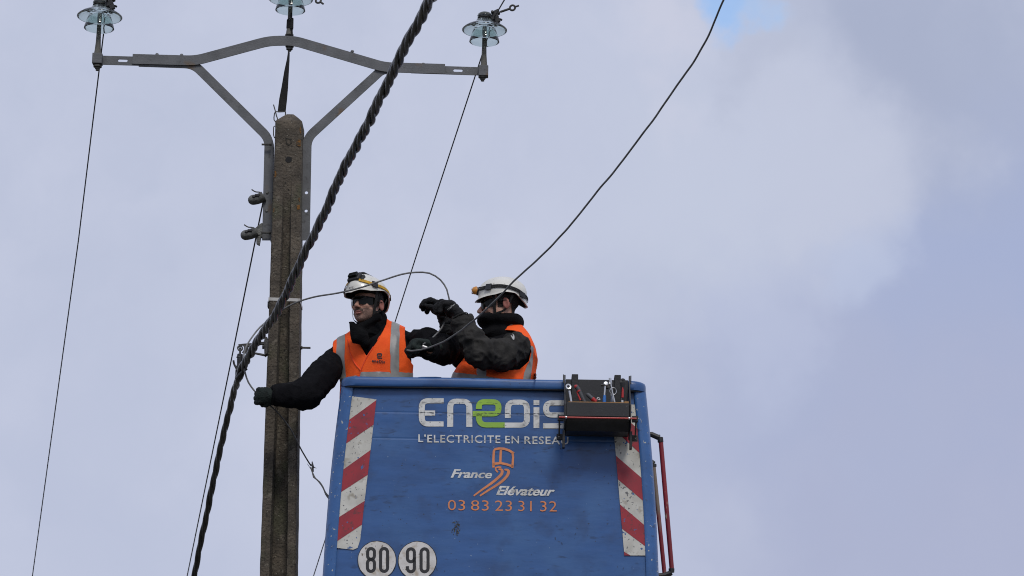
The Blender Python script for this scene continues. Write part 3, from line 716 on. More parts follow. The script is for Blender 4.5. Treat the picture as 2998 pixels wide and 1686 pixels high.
# rounded rim
def rim_loop(off, z):
    a, b = bx(zt_b); a -= off; b += off; y0 = byf(zt_b) - off - .026; y1 = BYF + .82 + off; r = .085
    pts = []
    for (cx_, cy_, t0) in ((a + r, y0 + r, math.pi), (b - r, y0 + r, 1.5 * math.pi), (b - r, y1 - r, 0), (a + r, y1 - r, .5 * math.pi)):
        pts += [(cx_ + r * math.cos(t), cy_ + r * math.sin(t)) for t in np.linspace(t0, t0 + math.pi / 2, 9)]
    n_ = []
    for i in range(len(pts)):
        p, q = pts[i], pts[(i + 1) % len(pts)]
        n_ += [p] if math.dist(p, q) < .2 else [(p[0] + (q[0] - p[0]) * t, p[1] + (q[1] - p[1]) * t) for t in np.arange(14) / 14]
    return [(x, y, z + .0014 * math.sin(x * 7 + y * 3)) for x, y in n_]
prof = [(-.02, -.056), (.002, -.058), (.006, -.055), (.007, -.04), (.0065, -.02), (.003, -.008), (-.006, -.001), (-.02, .002), (-.032, -.002), (-.042, -.012), (-.044, -.05)]
mb = MB(); mb.rings([rim_loop(o_, zt_b + z_) for o_, z_ in prof]); mb.build('rim', M['blue'], basket, sharp=50)
# black strip put in for the shade in the gap below the rim
mb = MB(); sl = rim_loop(-.004, zt_b - .0595); mb.rings([rim_loop(-.004, zt_b - .057), rim_loop(.0015, zt_b - .0585), rim_loop(.0015, zt_b - .0625), rim_loop(-.02, zt_b - .0645)]); mb.build('rim_gap_shade', M['black_plastic'], basket)
# grab rail inside the rim, showing above it between the two workers
tub = spline([at(1215, 1112, 16.2), at(1225, 1106, 16.2), at(1260, 1105, 16.2), at(1290, 1106, 16.2), at(1305, 1114, 16.2), at(1306, 1126, 16.2)], .02)
MB().tube(tub, .0045, 8).build('grab_wire', M['black_plastic'], basket)

Pn0 = np.array([0, BYF + REC - .0062, zt_b]); Pn1 = np.array([0, BYF - .05 + REC - .0062, z1686])
pn = np.cross([1, 0, 0], Pn1 - Pn0); pn /= np.linalg.norm(pn)
if pn[1] > 0: pn = -pn
def onp(px, py, off=.002):
    d = ray(px, py); o_ = Pn0 + pn * off
    return CAM + d * (((o_ - CAM) @ pn) / (d @ pn))
def decal(name, polys, m, off, par=basket, smooth=False):
    m_ = MB()
    for p in polys:
        m_.add([onp(x, y, off) for x, y in p], [tuple(range(len(p)))])
    o = m_.build(name, M[m], par, smooth=smooth)
    # make the prints face outwards
    bm = bmesh.new(); bm.from_mesh(o.data)
    for f in bm.faces:
        if f.normal.y > 0: f.normal_flip()
    bm.to_mesh(o.data); bm.free(); return o
def ribbon_faces(path, w, closed=False, wv=None):
    """stroke of even width w (pixels) along path; wv: different half width for vertical runs"""
    P = np.array(path, float); T = np.gradient(P, axis=0)
    if closed: T = np.roll(P, -1, 0) - np.roll(P, 1, 0)
    T /= np.linalg.norm(T, axis=1)[:, None]; Nn = np.stack([-T[:, 1], T[:, 0]], 1)
    ww = np.full(len(P), w / 2.0)
    if wv: ww = (w * np.abs(T[:, 0]) ** 2 + wv * np.abs(T[:, 1]) ** 2) / 2
    A = P + Nn * ww[:, None]; B = P - Nn * ww[:, None]; n = len(P)
    return [[A[i], A[(i + 1) % n], B[(i + 1) % n], B[i]] for i in range(n if closed else n - 1)]
def rounded(path, R, k=7):
    P = [np.array(path[0], float)]
    for i in range(1, len(path) - 1):
        c_ = np.array(path[i], float); a = np.array(path[i - 1], float); b = np.array(path[i + 1], float)
        r = min(R, np.linalg.norm(a - c_) * .49 if i > 1 else np.linalg.norm(a - c_) * .95, np.linalg.norm(b - c_) * .49 if i < len(path) - 2 else np.linalg.norm(b - c_) * .95)
        p = c_ + (a - c_) / np.linalg.norm(a - c_) * r; q = c_ + (b - c_) / np.linalg.norm(b - c_) * r
        P += [(1 - t) ** 2 * p + 2 * t * (1 - t) * c_ + t * t * q for t in np.linspace(0, 1, k)]
    P.append(np.array(path[-1], float)); return P
cv = lambda P: [(1180 + .20186 * x, 1130 + .20186 * y) for x, y in P]
LT = {  # logo letters, in the coordinates of an enlarged view
    'E': [[(590, 213), (272, 213), (272, 550), (588, 550)], [(300, 392), (465, 392)]],
    'N': [[(684, 592), (684, 218), (961, 222), (961, 592)]],
    'D': [[(1521, 462), (1521, 234), (1797, 234), (1797, 567), (1475, 567)]],
    'I': [[(1935, 205), (1935, 275)], [(1935, 308), (1935, 608)]],
    'S': [[(2500, 243), (2074, 243), (2074, 420), (2455, 420), (2455, 577), (2030, 577)]]}
for k, strokes in LT.items():
    polys = []
    for s_ in strokes:
        pth = rounded(s_, 95 if k != 'I' else 1)
        if k == 'I':
            x = s_[0][0]; polys.append(cv([(x - 42, s_[0][1]), (x + 42, s_[0][1]), (x + 42, s_[1][1]), (x - 42, s_[1][1])]))
        else: polys += [cv(f) for f in ribbon_faces(pth, 74, wv=87)]
    decal('logo_letter', polys, 'sticker_letter', .0022)
g = ribbon_faces(rounded([(1100, 332), (1100, 228), (1385, 230), (1385, 403), (1010, 401)], 80), 76, wv=86) + \
    ribbon_faces(rounded([(1100, 425), (1100, 563), (1474, 564)], 110), 76, wv=86) + [[(1057, 400), (1143, 400), (1143, 440), (1057, 440)]]
decal('logo_letter', [cv(f) for f in g], 'green', .0030)
MARK = (.20, .2, .2)

def text_polys(s, bold=0.0, shear=0.0, res=3, space=1.0):
    c_ = bpy.data.curves.new('t', 'FONT'); c_.body = s; c_.offset = bold; c_.shear = shear; c_.resolution_u = res; c_.space_character = space
    o = bpy.data.objects.new('t', c_); COL.objects.link(o); bpy.context.view_layer.update()
    me = bpy.data.meshes.new_from_object(o.evaluated_get(bpy.context.evaluated_depsgraph_get()))
    V = np.array([v.co[:] for v in me.vertices]); F = [tuple(p.vertices) for p in me.polygons]
    bpy.data.objects.remove(o); bpy.data.curves.remove(c_); bpy.data.meshes.remove(me)
    lo, hi = V[:, :2].min(0), V[:, :2].max(0)
    return (V[:, :2] - lo) / (hi - lo), F
def by_character(V, F, labels_=False):
    """split an outline mesh into characters: islands whose widths overlap belong together"""
    par_ = list(range(len(V)))
    def find(i):
        while par_[i] != i: par_[i] = par_[par_[i]]; i = par_[i]
        return i
    for f in F:
        for j in f[1:]: par_[find(j)] = find(f[0])
    isl = {}
    for i in range(len(V)): isl.setdefault(find(i), []).append(i)
    L_ = sorted(([V[q][:, 0].min(), V[q][:, 0].max(), q] for q in isl.values()), key=lambda t: t[0] + t[1])
    G_ = []
    for x0, x1, q in L_:
        if G_ and min(x1, G_[-1][1]) - max(x0, G_[-1][0]) > .55 * min(x1 - x0, G_[-1][1] - G_[-1][0]): G_[-1] = [min(x0, G_[-1][0]), max(x1, G_[-1][1]), G_[-1][2] + q]
        else: G_.append([x0, x1, q])
    out_ = []
    for _, _, q in G_:
        mp = {v: i for i, v in enumerate(q)}; out_.append((V[q], [tuple(mp[j] for j in f) for f in F if f[0] in mp]))
    return out_
def text_decal(name, s, quad, m, off, double=0, **k):
    """quad: pixel corners top-left, top-right, bottom-right, bottom-left of the ink"""
    V0, F0 = text_polys(s, **k); TL, TR, BR, BL = [np.array(q, float) for q in quad]
    word = bpy.data.objects.new(name, None); COL.objects.link(word); word.parent = basket; word.empty_display_size = .05
    for V, F in by_character(V0, F0):
        P = []; FF = list(F)
        for u, v in V:
            t = TL + (TR - TL) * u; b = BL + (BR - BL) * u; q = b + (t - b) * v; P.append(onp(q[0], q[1], off))
        if double:          # heavy strokes: a second cut of the same vinyl, a hair to the side
            n_ = len(P); P += [onp(*(topx(p) + [1.2, 0]), off + .0004) for p in P]; FF += [tuple(i + n_ for i in f) for f in F]
        o = obj('letter' if not s.isdigit() else 'digit', P, FF, M[m], word, smooth=False)
        bm = bmesh.new(); bm.from_mesh(o.data); bmesh.ops.recalc_face_normals(bm, faces=bm.faces)
        for f in bm.faces:
            if f.normal.y > 0: f.normal_flip()
        bm.to_mesh(o.data); bm.free()
    return word
cq = lambda x, y: (1180 + .20186 * x, 1130 + .20186 * y)
cr = lambda x, y: (1180 + .20186 * x, 1290 + .20186 * y)
# strapline, letter by letter group
for (s_, x0, x1, y0, y1) in (("L", 222, 298, 700, 812), ("'", 308, 330, 702, 738), ("ELECTRICITE", 352, 1412, 705, 830), ("EN", 1482, 1682, 722, 833), ("RESEAU", 1760, 2400, 728, 848)):
    yy = (x1 - x0) * .011
    dy = 0
    t0 = (y0, y0 + yy) ; b0 = (y1 - yy, y1)
    text_decal('strapline_word', s_, (cq(x0, t0[0]), cq(x1, t0[1]), cq(x1, b0[1]), cq(x0, b0[0])), 'sticker_letter', .0022, bold=.012, space=1.12)
text_decal('maker_word', 'France', (cr(712, 412), cr(1290, 432), cr(1280, 547), cr(690, 538)), 'sticker_letter', .0022, bold=.020, shear=.22, double=.0011)
text_decal('maker_word', 'Elévateur', (cr(1372, 655), cr(2205, 672), cr(2180, 803), cr(1348, 790)), 'sticker_letter', .0022, bold=.020, shear=.22, double=.0011)
for (s_, x0, x1) in (('03', 650, 900), ('83', 985, 1243), ('23', 1335, 1580), ('31', 1672, 1866), ('32', 1990, 2230)):
    y0 = 858 + (x0 - 650) * .013
    text_decal('phone_digits', s_, (cr(x0, y0), cr(x1, y0 + 3), cr(x1, y0 + 153), cr(x0, y0 + 150)), 'orange_ink', .0022, bold=-.006, space=1.05)
# maker's emblem: a little basket on two curved arms
em = []
em += ribbon_faces([(1312, 390), (1310, 270), (1318, 150), (1335, 122), (1400, 112), (1470, 118), (1540, 142), (1608, 184)], 34)
em += ribbon_faces([(1588, 170), (1596, 240), (1590, 330), (1584, 395)], 32)
em += ribbon_faces([(1420, 135), (1414, 220), (1410, 310)], 34)
em += ribbon_faces([(1298, 352), (1340, 332), (1420, 325), (1500, 342), (1560, 362), (1592, 378)], 34)
em += ribbon_faces([(1425, 388), (1385, 382), (1345, 392), (1345, 425), (1375, 458)], 24)
def taper(path, w0, w1):
    P = spline([(x, y, 0) for x, y in path], 12)[:, :2]; T = np.gradient(P, axis=0); T /= np.linalg.norm(T, axis=1)[:, None]
    Nn = np.stack([-T[:, 1], T[:, 0]], 1); w = np.interp(np.linspace(0, 1, len(P)), [0, .12, .4, 1], [w0 * .5, w0, w0 * .9, w1]) / 2
    A = P + Nn * w[:, None]; B = P - Nn * w[:, None]
    return [[A[i], A[i + 1], B[i + 1], B[i]] for i in range(len(P) - 1)]
em += taper([(1385, 412), (1432, 425), (1430, 480), (1370, 545), (1270, 625), (1140, 715), (1025, 800)], 42, 22)
em += taper([(1470, 418), (1525, 430), (1520, 490), (1455, 570), (1350, 650), (1220, 730), (1115, 800)], 42, 22)
decal('emblem', [[cr(*p) for p in f] for f in em], 'orange_ink', .0026)

# hazard stickers: white sheet with red bars as pieces
def hazard(TL, TR, BR, BL, bars, clipped=None):
    TL, TR, BR, BL = [np.array(q, float) for q in (TL, TR, BR, BL)]
    uv = lambda u, v: (TL + (TR - TL) * u) * (1 - v) + (BL + (BR - BL) * u) * v
    base = decal('hazard_sticker', [[uv(0, 0), uv(.5, 0), uv(1, 0), uv(1, .5), uv(1, .93), uv(.94, .985), uv(.8, 1), uv(0, 1), uv(0, .5)]] if clipped else [[uv(0, 0), uv(1, 0), uv(1, 1), uv(0, 1)]], 'white', .0018)
    for b in bars:
        m_ = MB(); m_.add([onp(*uv(u, v), .0030) for u, v in b], [tuple(range(len(b)))])
        o = m_.build('red_bar', M['red'], base, smooth=False)
        bm = bmesh.new(); bm.from_mesh(o.data)
        for f in bm.faces:
            if f.normal.y > 0: f.normal_flip()
        bm.to_mesh(o.data); bm.free()
v3 = lambda y: (y - 165) / 1090.0
# left sheet: top y 165..1255 in enlarged view; bars rise to the right
L_bars = []
for (l0, l1, r0, r1) in ((.170, .325, .005, .168), (.500, .650, .335, .500), (.820, .985, .672, .830)):
    L_bars.append([(0, l0), (1, r0), (1, r1), (0, l1)])
hazard((1024, 1159), (1102, 1169), (1051, 1611), (969, 1602), L_bars, True)
R_bars = [[(0, -.0 + .0), (.0, .0), (1, .225), (1, .0 + .06), (.55, 0)]]
R_bars = [[(0, .02), (1, .170), (1, .335), (0, .170)][0:4],
          [(0, .345), (1, .500), (1, .655), (0, .500)],
          [(0, .665), (1, .822), (1, .965), (0, .825)],
          [(0, .975), (.23, 1), (0, 1)]]
hazard((1790, 1180), (1866, 1185), (1906, 1626), (1828, 1626), R_bars)
# speed discs
def disc(cx_, cy_, r, digits, jag):
    rng = random.Random(jag)
    pts = [(cx_ + (r + rng.uniform(-.9, .2)) * math.cos(t), cy_ + (r + rng.uniform(-.9, .2)) * math.sin(t)) for t in np.linspace(0, 2 * math.pi, 49)[:-1]]
    ptb = [(cx_ + (r + 1.6) * math.cos(t), cy_ + (r + 1.6) * math.sin(t)) for t in np.linspace(0, 2 * math.pi, 49)[:-1]]
    base = decal('speed_disc', [ptb], 'black_plastic', .0016)
    m_ = MB(); m_.add([onp(x, y, .0034) for x, y in pts], [tuple(range(len(pts)))]); o = m_.build('disc_face', M['disc'], base, smooth=False)
    if o.data.polygons[0].normal.y > 0: o.data.flip_normals()
    for (ch, x0) in digits:
        hw, ht = 10.2, 33.5; yc = cy_ - 1; st = 9.2
        cap = lambda x, y0, y1, rx: [(x - rx * math.cos(t), y0 - rx * math.sin(t)) for t in np.linspace(0, math.pi, 9)] + [(x + rx * math.cos(t), y1 + rx * math.sin(t)) for t in np.linspace(0, math.pi, 9)]
        F_ = []
        if ch == '0': F_ += ribbon_faces(cap(x0, yc - ht + hw, yc + ht - hw, hw), st, closed=True)
        if ch == '8':
            F_ += ribbon_faces(cap(x0 + .3, yc - ht + hw, yc - 12, hw * .98), st, closed=True)
            F_ += ribbon_faces(cap(x0, yc + 9, yc + ht - hw, hw), st, closed=True)
        if ch == '9':
            F_ += ribbon_faces(cap(x0, yc - ht + hw, yc - 6, hw), st, closed=True)
            F_ += ribbon_faces([(x0 + hw, yc - 8), (x0 + hw, yc + ht - hw)] + [(x0 + hw * math.cos(t), yc + ht - hw + hw * math.sin(t)) for t in np.linspace(.2, math.pi, 9)] + [(x0 - hw, yc + ht - hw - 6)], st)
        m_ = MB()
        for f in F_: m_.add([onp(x, y, .0044) for x, y in f], [(0, 1, 2, 3)])
        o = m_.build('numeral', M['black_ink'], base, smooth=False)
        bm = bmesh.new(); bm.from_mesh(o.data)
        for f in bm.faces:
            if f.normal.y > 0: f.normal_flip()
        bm.to_mesh(o.data); bm.free()
disc(1103.7, 1640, 55.5, (('8', 1086.0), ('0', 1124.5)), 3)
disc(1221.8, 1641, 55.5, (('9', 1203.0), ('0', 1243.0)), 5)
# gouge of dark scuffs under the phone number, and small scars
rng = random.Random(11); fs = []
for k in range(46):
    x = 770 + rng.gauss(0, 26); y = rng.uniform(1170, 1378); x += (y - 1270) * -.06
    if rng.random() < .25: x += rng.choice((-1, 1)) * 28
    a = rng.uniform(-.5, .5) + (math.pi / 2 if rng.random() < .6 else 0); l_ = rng.uniform(8, 30); w_ = rng.uniform(3, 9)
    d_ = np.array([math.cos(a), math.sin(a)]); n_ = np.array([-d_[1], d_[0]]); c_ = np.array([x, y])
    fs.append(([c_ - d_ * l_, c_ - n_ * w_, c_ + d_ * l_ * rng.uniform(.5, 1), c_ + n_ * w_], .0010 + .00012 * k / 4))
m_ = MB()
for f, o_ in fs: m_.add([onp(*cr(*p), o_) for p in f], [(0, 1, 2, 3)])
tag(m_.build('scuff_marks', mat('bare_scuffed_resin', (.035, .035, .03), .8, base2=(.10, .09, .06), scale=90, thr=(.5, .6)), basket, smooth=False), kind='stuff')
m_ = MB(); rng = random.Random(5)
for k in range(60):
    if k < 26: x, y = rng.uniform(956, 1010), rng.uniform(1460, 1680)
    else: x, y = rng.uniform(1040, 1860), rng.uniform(1160, 1680)
    a = rng.uniform(0, math.pi); l_ = rng.uniform(1.5, 6); w_ = rng.uniform(.4, 1.2); d_ = np.array([math.cos(a), math.sin(a)]) * l_; n_ = np.array([-math.sin(a), math.cos(a)]) * w_
    off = .0012 + k * .00001 if k >= 26 else .0235
    c_ = np.array([x, y]); m_.add([onp(*(c_ - d_), off), onp(*(c_ - n_), off), onp(*(c_ + d_), off), onp(*(c_ + n_), off)], [(0, 1, 2, 3)])
# only the scratches on the flat panel are kept as thin marks
m_.v = m_.v[26 * 4:]; m_.f = [tuple(i - 26 * 4 for i in f) for f in m_.f[26:]]
tag(m_.build('scratches', mat('dark_scratch', (.025, .045, .1), .6), basket, smooth=False), kind='stuff')

# shading of the creases, with grime, painted on as broken dark dashes
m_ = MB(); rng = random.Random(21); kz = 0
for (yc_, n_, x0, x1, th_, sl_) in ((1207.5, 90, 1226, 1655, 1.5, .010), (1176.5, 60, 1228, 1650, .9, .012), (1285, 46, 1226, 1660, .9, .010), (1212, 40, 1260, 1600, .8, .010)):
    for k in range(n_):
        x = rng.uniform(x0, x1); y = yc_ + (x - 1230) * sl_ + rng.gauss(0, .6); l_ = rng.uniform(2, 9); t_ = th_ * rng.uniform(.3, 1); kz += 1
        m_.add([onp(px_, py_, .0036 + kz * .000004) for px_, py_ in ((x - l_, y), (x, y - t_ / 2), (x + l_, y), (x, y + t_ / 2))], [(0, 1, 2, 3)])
tag(m_.build('crease_shade_grime', mat('grey_shade_grime', (.10, .105, .12), .8, base2=(.05, .06, .08), scale=40), basket, smooth=False), kind='stuff')
# the boom that carries the basket, running down and away from its underside
xb_ = (XL1 + XR1) / 2
m_ = MB(); m_.box((xb_, BYF + .45, zbot - .10), (.34, .40, .22)); m_.build('boom_mount', M['blue'], basket, bevel=.01)
Bm = np.array([xb_, BYF + .55, zbot - .16]); Be = np.array([xb_ + .5, BYF + 5.5, .4]); db = (Be - Bm) / np.linalg.norm(Be - Bm); sx_ = np.cross(db, [0, 0, 1.0]); sx_ /= np.linalg.norm(sx_); sz_ = np.cross(sx_, db)
m_ = MB(); m_.rings([[p + sx_ * a * w + sz_ * b * w for a, b in ((-1, -1), (1, -1), (1, 1), (-1, 1))] for p, w in ((Bm, .07), ((Bm + Be) / 2, .10), (Be, .14))], cap0=True, cap1=True); m_.build('boom', M['blue'], basket, smooth=False)
# grab rails on the right-hand side
def rail(pt, pb, top_path, bot_path, r, m, Y):
    g_ = lambda q: at(q[0], q[1], Y)
    root_ = MB(); root_.tube([g_(pt), g_(pb)], r, 12); o = root_.build('grab_rail', M[m], basket)
    for pth in (top_path, bot_path):
        b_ = MB(); P = [g_(p) for p in pth]
        b_.tube(P[:-1], .0165, 8); b_.tube([P[-2] , P[-1]], [.0165, .0175], 10); b_.build('bracket', M['black_plastic'], o, bevel=.002)
rail((1934, 1285), (1967, 1668), [(1890, 1273), (1908, 1272), (1926, 1280), (1933, 1280), (1934, 1295)], [(1925, 1686), (1945, 1685), (1958, 1680), (1966, 1676), (1966, 1664)], .0135, 'rail_red', BYF + .16)
rail((1913, 1360), (1946, 1684), [(1890, 1345), (1902, 1349), (1912, 1356), (1914, 1358), (1914, 1366)], [(1925, 1705), (1940, 1705), (1946, 1700), (1947, 1696), (1947, 1688)], .0125, 'rail_worn', BYF + .55)

# ------------------------------------------------------------------ tool tray hanging on the rim
TYB, TYF = BYF - .052, BYF - .245
tq = lambda x, y, Y: at(1600 + x * .15528, 1080 + y * .15528, Y)
tray = thing('tool_tray', tq(950, 900, TYB), 'black tool tray with a red rod, hooked over the right end of the blue rim', 'tool tray')
xl, xr = tq(340, 600, TYF)[0], tq(1600, 600, TYF)[0]
ztB = tq(900, 205, TYB)[2]; ztF = tq(360, 607, TYF)[2] - .006; zbF = tq(900, 895, TYF)[2]; zbB = tq(900, 1270, TYB)[2]; zrod = tq(900, 922, TYF - .004)[2]
w_ = xr - xl; xm = (xl + xr) / 2
MB().box((xm, TYB, (ztB + zbB) / 2), (w_ - .02, .012, ztB - zbB)).build('back_panel', M['tray_grey'], tray, bevel=.002)
MB().box((xm, TYF, (ztF + zbF) / 2), (w_ - .022, .010, ztF - zbF)).build('front_panel', M['tray_grey'], tray, bevel=.002)
MB().prism([(xl + .012, TYF - .004, zbF - .002), (xl + .012, TYF + .004, zrod - .02), (xl + .012, TYF + .05, zbF - .075), (xl + .012, TYB - .007, zbB + .002), (xl + .012, TYB - .007, zbB + .02), (xl + .012, TYF + .06, zbF - .06), (xl + .012, TYF + .010, zbF)], (w_ - .024, 0, 0)).build('underside_panel', M['black_plastic'], tray)
MB().box((xm, (TYB + TYF) / 2, zbF + .004), (w_ - .024, TYB - TYF - .012, .006)).build('floor_panel', M['black_plastic'], tray)
for sx, x_ in ((-1, xl), (1, xr)):
    pr = [(TYB + .005, zbB - .02), (TYB + .005, ztB + .024), (TYB - .012, ztB + .024), (TYB - .022, ztB - .03), (TYB - .06, ztB - .07), (TYF + .02, ztF + .008), (TYF - .010, ztF - .01), (TYF - .012, zrod - .02), (TYF + .03, zbF - .06), (TYB - .03, zbB - .02)]
    MB().prism([(x_, y, z) for y, z in pr], (.008 * -sx, 0, 0)).build('side_panel', M['tray_grey'], tray, bevel=.0015)
    MB().box((x_ + sx * .004, TYB - .012, ztB + .0), (.006, .012, .05)).build('edge_trim', M['galv_dark'], tray, bevel=.001)
# plywood lip behind the front panel
MB().box((xm - .0, TYF + .022, ztF + .001), (w_ - .045, .018, .014)).build('wood_edge', M['foam'], tray, bevel=.001)
MB().box((xr - .026, TYF + .02, ztF + .006), (.024, .016, .016)).build('wood_edge', M['foam'], tray, bevel=.001)
# red rod across the front with collars, end brackets and links
a_ = tq(235, 903, TYF - .02); b_ = tq(1700, 940, TYF - .02); b_[2] = a_[2] = tq(900, 922, TYF - .02)[2] 
MB().cyl(a_, b_, .0052, 12).build('red_rod', M['rod_red'], tray)
for x_ in (tq(372, 900, TYF - .02)[0], tq(1562, 900, TYF - .02)[0]):
    MB().tube([(x_ - .004, a_[1], a_[2]), (x_ + .004, a_[1], a_[2])], .0085, 12).build('rod_collar', M['chrome'], tray)
for sx, x_ in ((-1, xl), (1, xr)):
    o_ = sx * .021
    MB().box((x_ + o_, TYF + .0, a_[2] - .0), (.034, .03, .034)).build('hinge_block', M['black_plastic'], tray, bevel=.003)
    MB().box((x_ + sx * .023, TYF + .09, a_[2] - .092), (.036, .026, .034)).build('hinge_block', M['black_plastic'], tray, bevel=.003)
    MB().tube([(x_ + sx * .027, TYF - .012, a_[2] + .004), (x_ + sx * .027, TYF + .074, a_[2] - .092)], .0048, 8).build('link_arm', M['galv_dark'], tray)
    MB().box((x_ + sx * .001, TYF + .07, a_[2] - .11), (.014, .05, .10)).build('stay', M['black_plastic'], tray, bevel=.002)
    c_ = np.array([x_ + sx * .027, TYF + .073, a_[2] - .092]); MB().lathe([(0, .004), (.004, .003), (.0055, 0)], c_, 10, axis=(0, -1, 0)).build('pivot_pin', M['alu'], tray)
# hooks over the rim
for px_ in (535, 1340):
    c_ = tq(px_, 250, TYB - .005)
    m_ = MB(); x_ = c_[0]; hw = .0185
    m_.prism([(x_ - hw, TYB - .018, ztB + .028), (x_ - hw, TYB - .018, ztB - .18), (x_ - hw, TYB - .006, ztB - .18), (x_ - hw, TYB - .004, ztB + .016), (x_ - hw, TYB + .07, ztB + .016), (x_ - hw, TYB + .07, ztB - .04), (x_ - hw, TYB + .08, ztB - .04), (x_ - hw, TYB + .08, ztB + .028)], (2 * hw, 0, 0))
    m_.build('rim_hook', M['black_plastic'], tray, bevel=.003)
# ---- tools standing in the tray
TM = (TYB + TYF) / 2
tz = lambda x, y, e=0: tq(x, y, TM - .03 + e)
def tool(name, p, label, cat): return thing(name, p, label, cat, 'hand tools in the tray')
def floor_pt(x, y, e=0):
    p = tz(x, y, e); return p
# combination spanner, ring up
t1 = tool('spanner', tz(470, 700), 'chrome ring spanner leaning at the left end of the tool tray', 'spanner')
m_ = MB(); rc = tz(410, 335); ax = np.array([.25, -1, .2]); m_.lathe([(.0085, -.004), (.0165, -.005), (.0165, .005), (.0085, .004)], rc, 20, axis=tuple(ax), closed=True)
m_.tube([tz(432, 412), tz(448, 500), tz(480, 720)], [.007, .0075, .0075], 8); m_.build('shank', M['chrome'], t1)
# grips
t2 = tool('pliers', tz(700, 720), 'pliers with grey and red curved handles leaning in the tool tray', 'pliers')
m_ = MB(); m_.tube(spline([tz(560, 325), tz(600, 385), tz(650, 490), tz(710, 610), tz(760, 720)], .01), .0125, 12); m_.build('handle', M['tool_grey'], t2)
m_ = MB(); m_.tube([tz(545, 318), tz(566, 340)], [.010, .0135], 12); m_.lathe([(0, .006), (.006, .004), (.010, 0)], tz(545, 318), 12, axis=(-.4, -.1, .8)); m_.tube([tz(598, 408, -.002), tz(612, 432, -.002)], .0134, 12); m_.tube([tz(575, 440, -.006), tz(640, 590, -.006)], [.003, .006], 8); m_.build('grip_band', M['tool_red'], t2)
t3 = tool('screwdriver', tz(960, 700), 'screwdriver with a grey and red handle lying low in the middle of the tray', 'screwdriver')
m_ = MB(); m_.tube([tz(752, 470), tz(775, 482), tz(830, 530), tz(870, 570)], [.006, .0115, .0125, .0125], 12); m_.build('handle', M['tool_grey'], t3)
m_ = MB(); m_.tube([tz(862, 560), tz(935, 625)], [.0135, .0105], 12); m_.build('grip_band', M['tool_red'], t3)
m_ = MB(); m_.tube([tz(935, 625), tz(1010, 720)], .003, 8); m_.build('blade', M['chrome'], t3)
t3b = tool('socket', tz(965, 580), 'small steel socket lying on the wooden edge in the middle of the tray', 'socket')
m_ = MB(); m_.lathe([(.006, -.012), (.010, -.012), (.010, .012), (.006, .012)], tz(965, 580), 16, axis=(.6, -1, .5), closed=True); m_.build('socket_body', M['alu'], t3b)
t4 = tool('ratchet_wrench', tz(1090, 720), 'ratchet wrench with chrome head and blue grip standing in the tray', 'ratchet')
m_ = MB(); m_.lathe([(0, .010), (.010, .009), (.0145, .004), (.0145, -.009), (0, -.010)], tz(1120, 283), 18, axis=(.2, -1, .25)); m_.tube([tz(1108, 320), tz(1092, 500)], [.006, .0055], 10); m_.build('head', M['chrome'], t4)
m_ = MB(); m_.tube([tz(1030, 306), tz(1060, 308)], .007, 4); m_.lathe([(0, .012), (.0125, .011), (.0125, -.012), (0, -.012)], tz(1145, 330, .012), 12, axis=(.2, -1, .25)); m_.tube([tz(1060, 308), tz(1090, 310)], .0045, 8); m_.build('drive', M['galv_dark'], t4)
m_ = MB(); m_.tube([tz(1098, 498), tz(1092, 560), tz(1088, 720)], [.0075, .010, .0105], 12); m_.build('grip', M['tool_blue'], t4)
t5 = tool('flat_spanner', tz(1290, 700), 'long thin bright spanner crossing the others in the tray, tallest of the tools', 'spanner')
m_ = MB(); m_.box(tz(1198, 188), (.016, .004, .012)); m_.tube([tz(1198, 175), tz(1212, 285)], [.0075, .0088], 4); m_.tube([tz(1213, 285), tz(1240, 420), tz(1292, 640)], [.0042, .0038, .0042], 8); m_.build('shank', M['chrome'], t5)
t6 = tool('hose_clip', tz(1235, 650), 'bright steel loop with a flat stem standing behind the thin spanner in the tray', 'clip')
m_ = MB(); rc = tz(1257, 420, .01); m_.tube([rc + .0185 * np.array([math.cos(t), .2 * math.cos(t), math.sin(t) * 1.1]) for t in np.linspace(-1.9, 4.0, 26)], .0026, 6); m_.tube([tz(1200, 440, .01), tz(1235, 520, .01), tz(1238, 640, .01)], [.004, .007, .009], 4); m_.build('loop', M['chrome'], t6)
t7 = tool('folding_saw', tz(1425, 700), 'tool with a black rounded handle and red insert at the right end of the tray', 'hand tool')
m_ = MB()
m_.lathe([(.004, -.006), (.0165, -.007), (.0165, .007), (.004, .006)], tz(1437, 235), 20, axis=(0, -1, .1), closed=True)
m_.tube([tz(1437, 260), tz(1440, 400), tz(1436, 590)], [.0145, .0105, .0095], 10); m_.build('handle', M['black_plastic'], t7)
m_ = MB(); m_.tube([tz(1437, 320, -.008), tz(1438, 400, -.007), tz(1434, 540, -.006)], [.003, .006, .007], 10); m_.build('insert', M['tool_red'], t7)
m_ = MB(); m_.tube([tz(1430, 545), tz(1430, 650)], [.008, .0085], 10); m_.build('ferrule', M['alu'], t7)

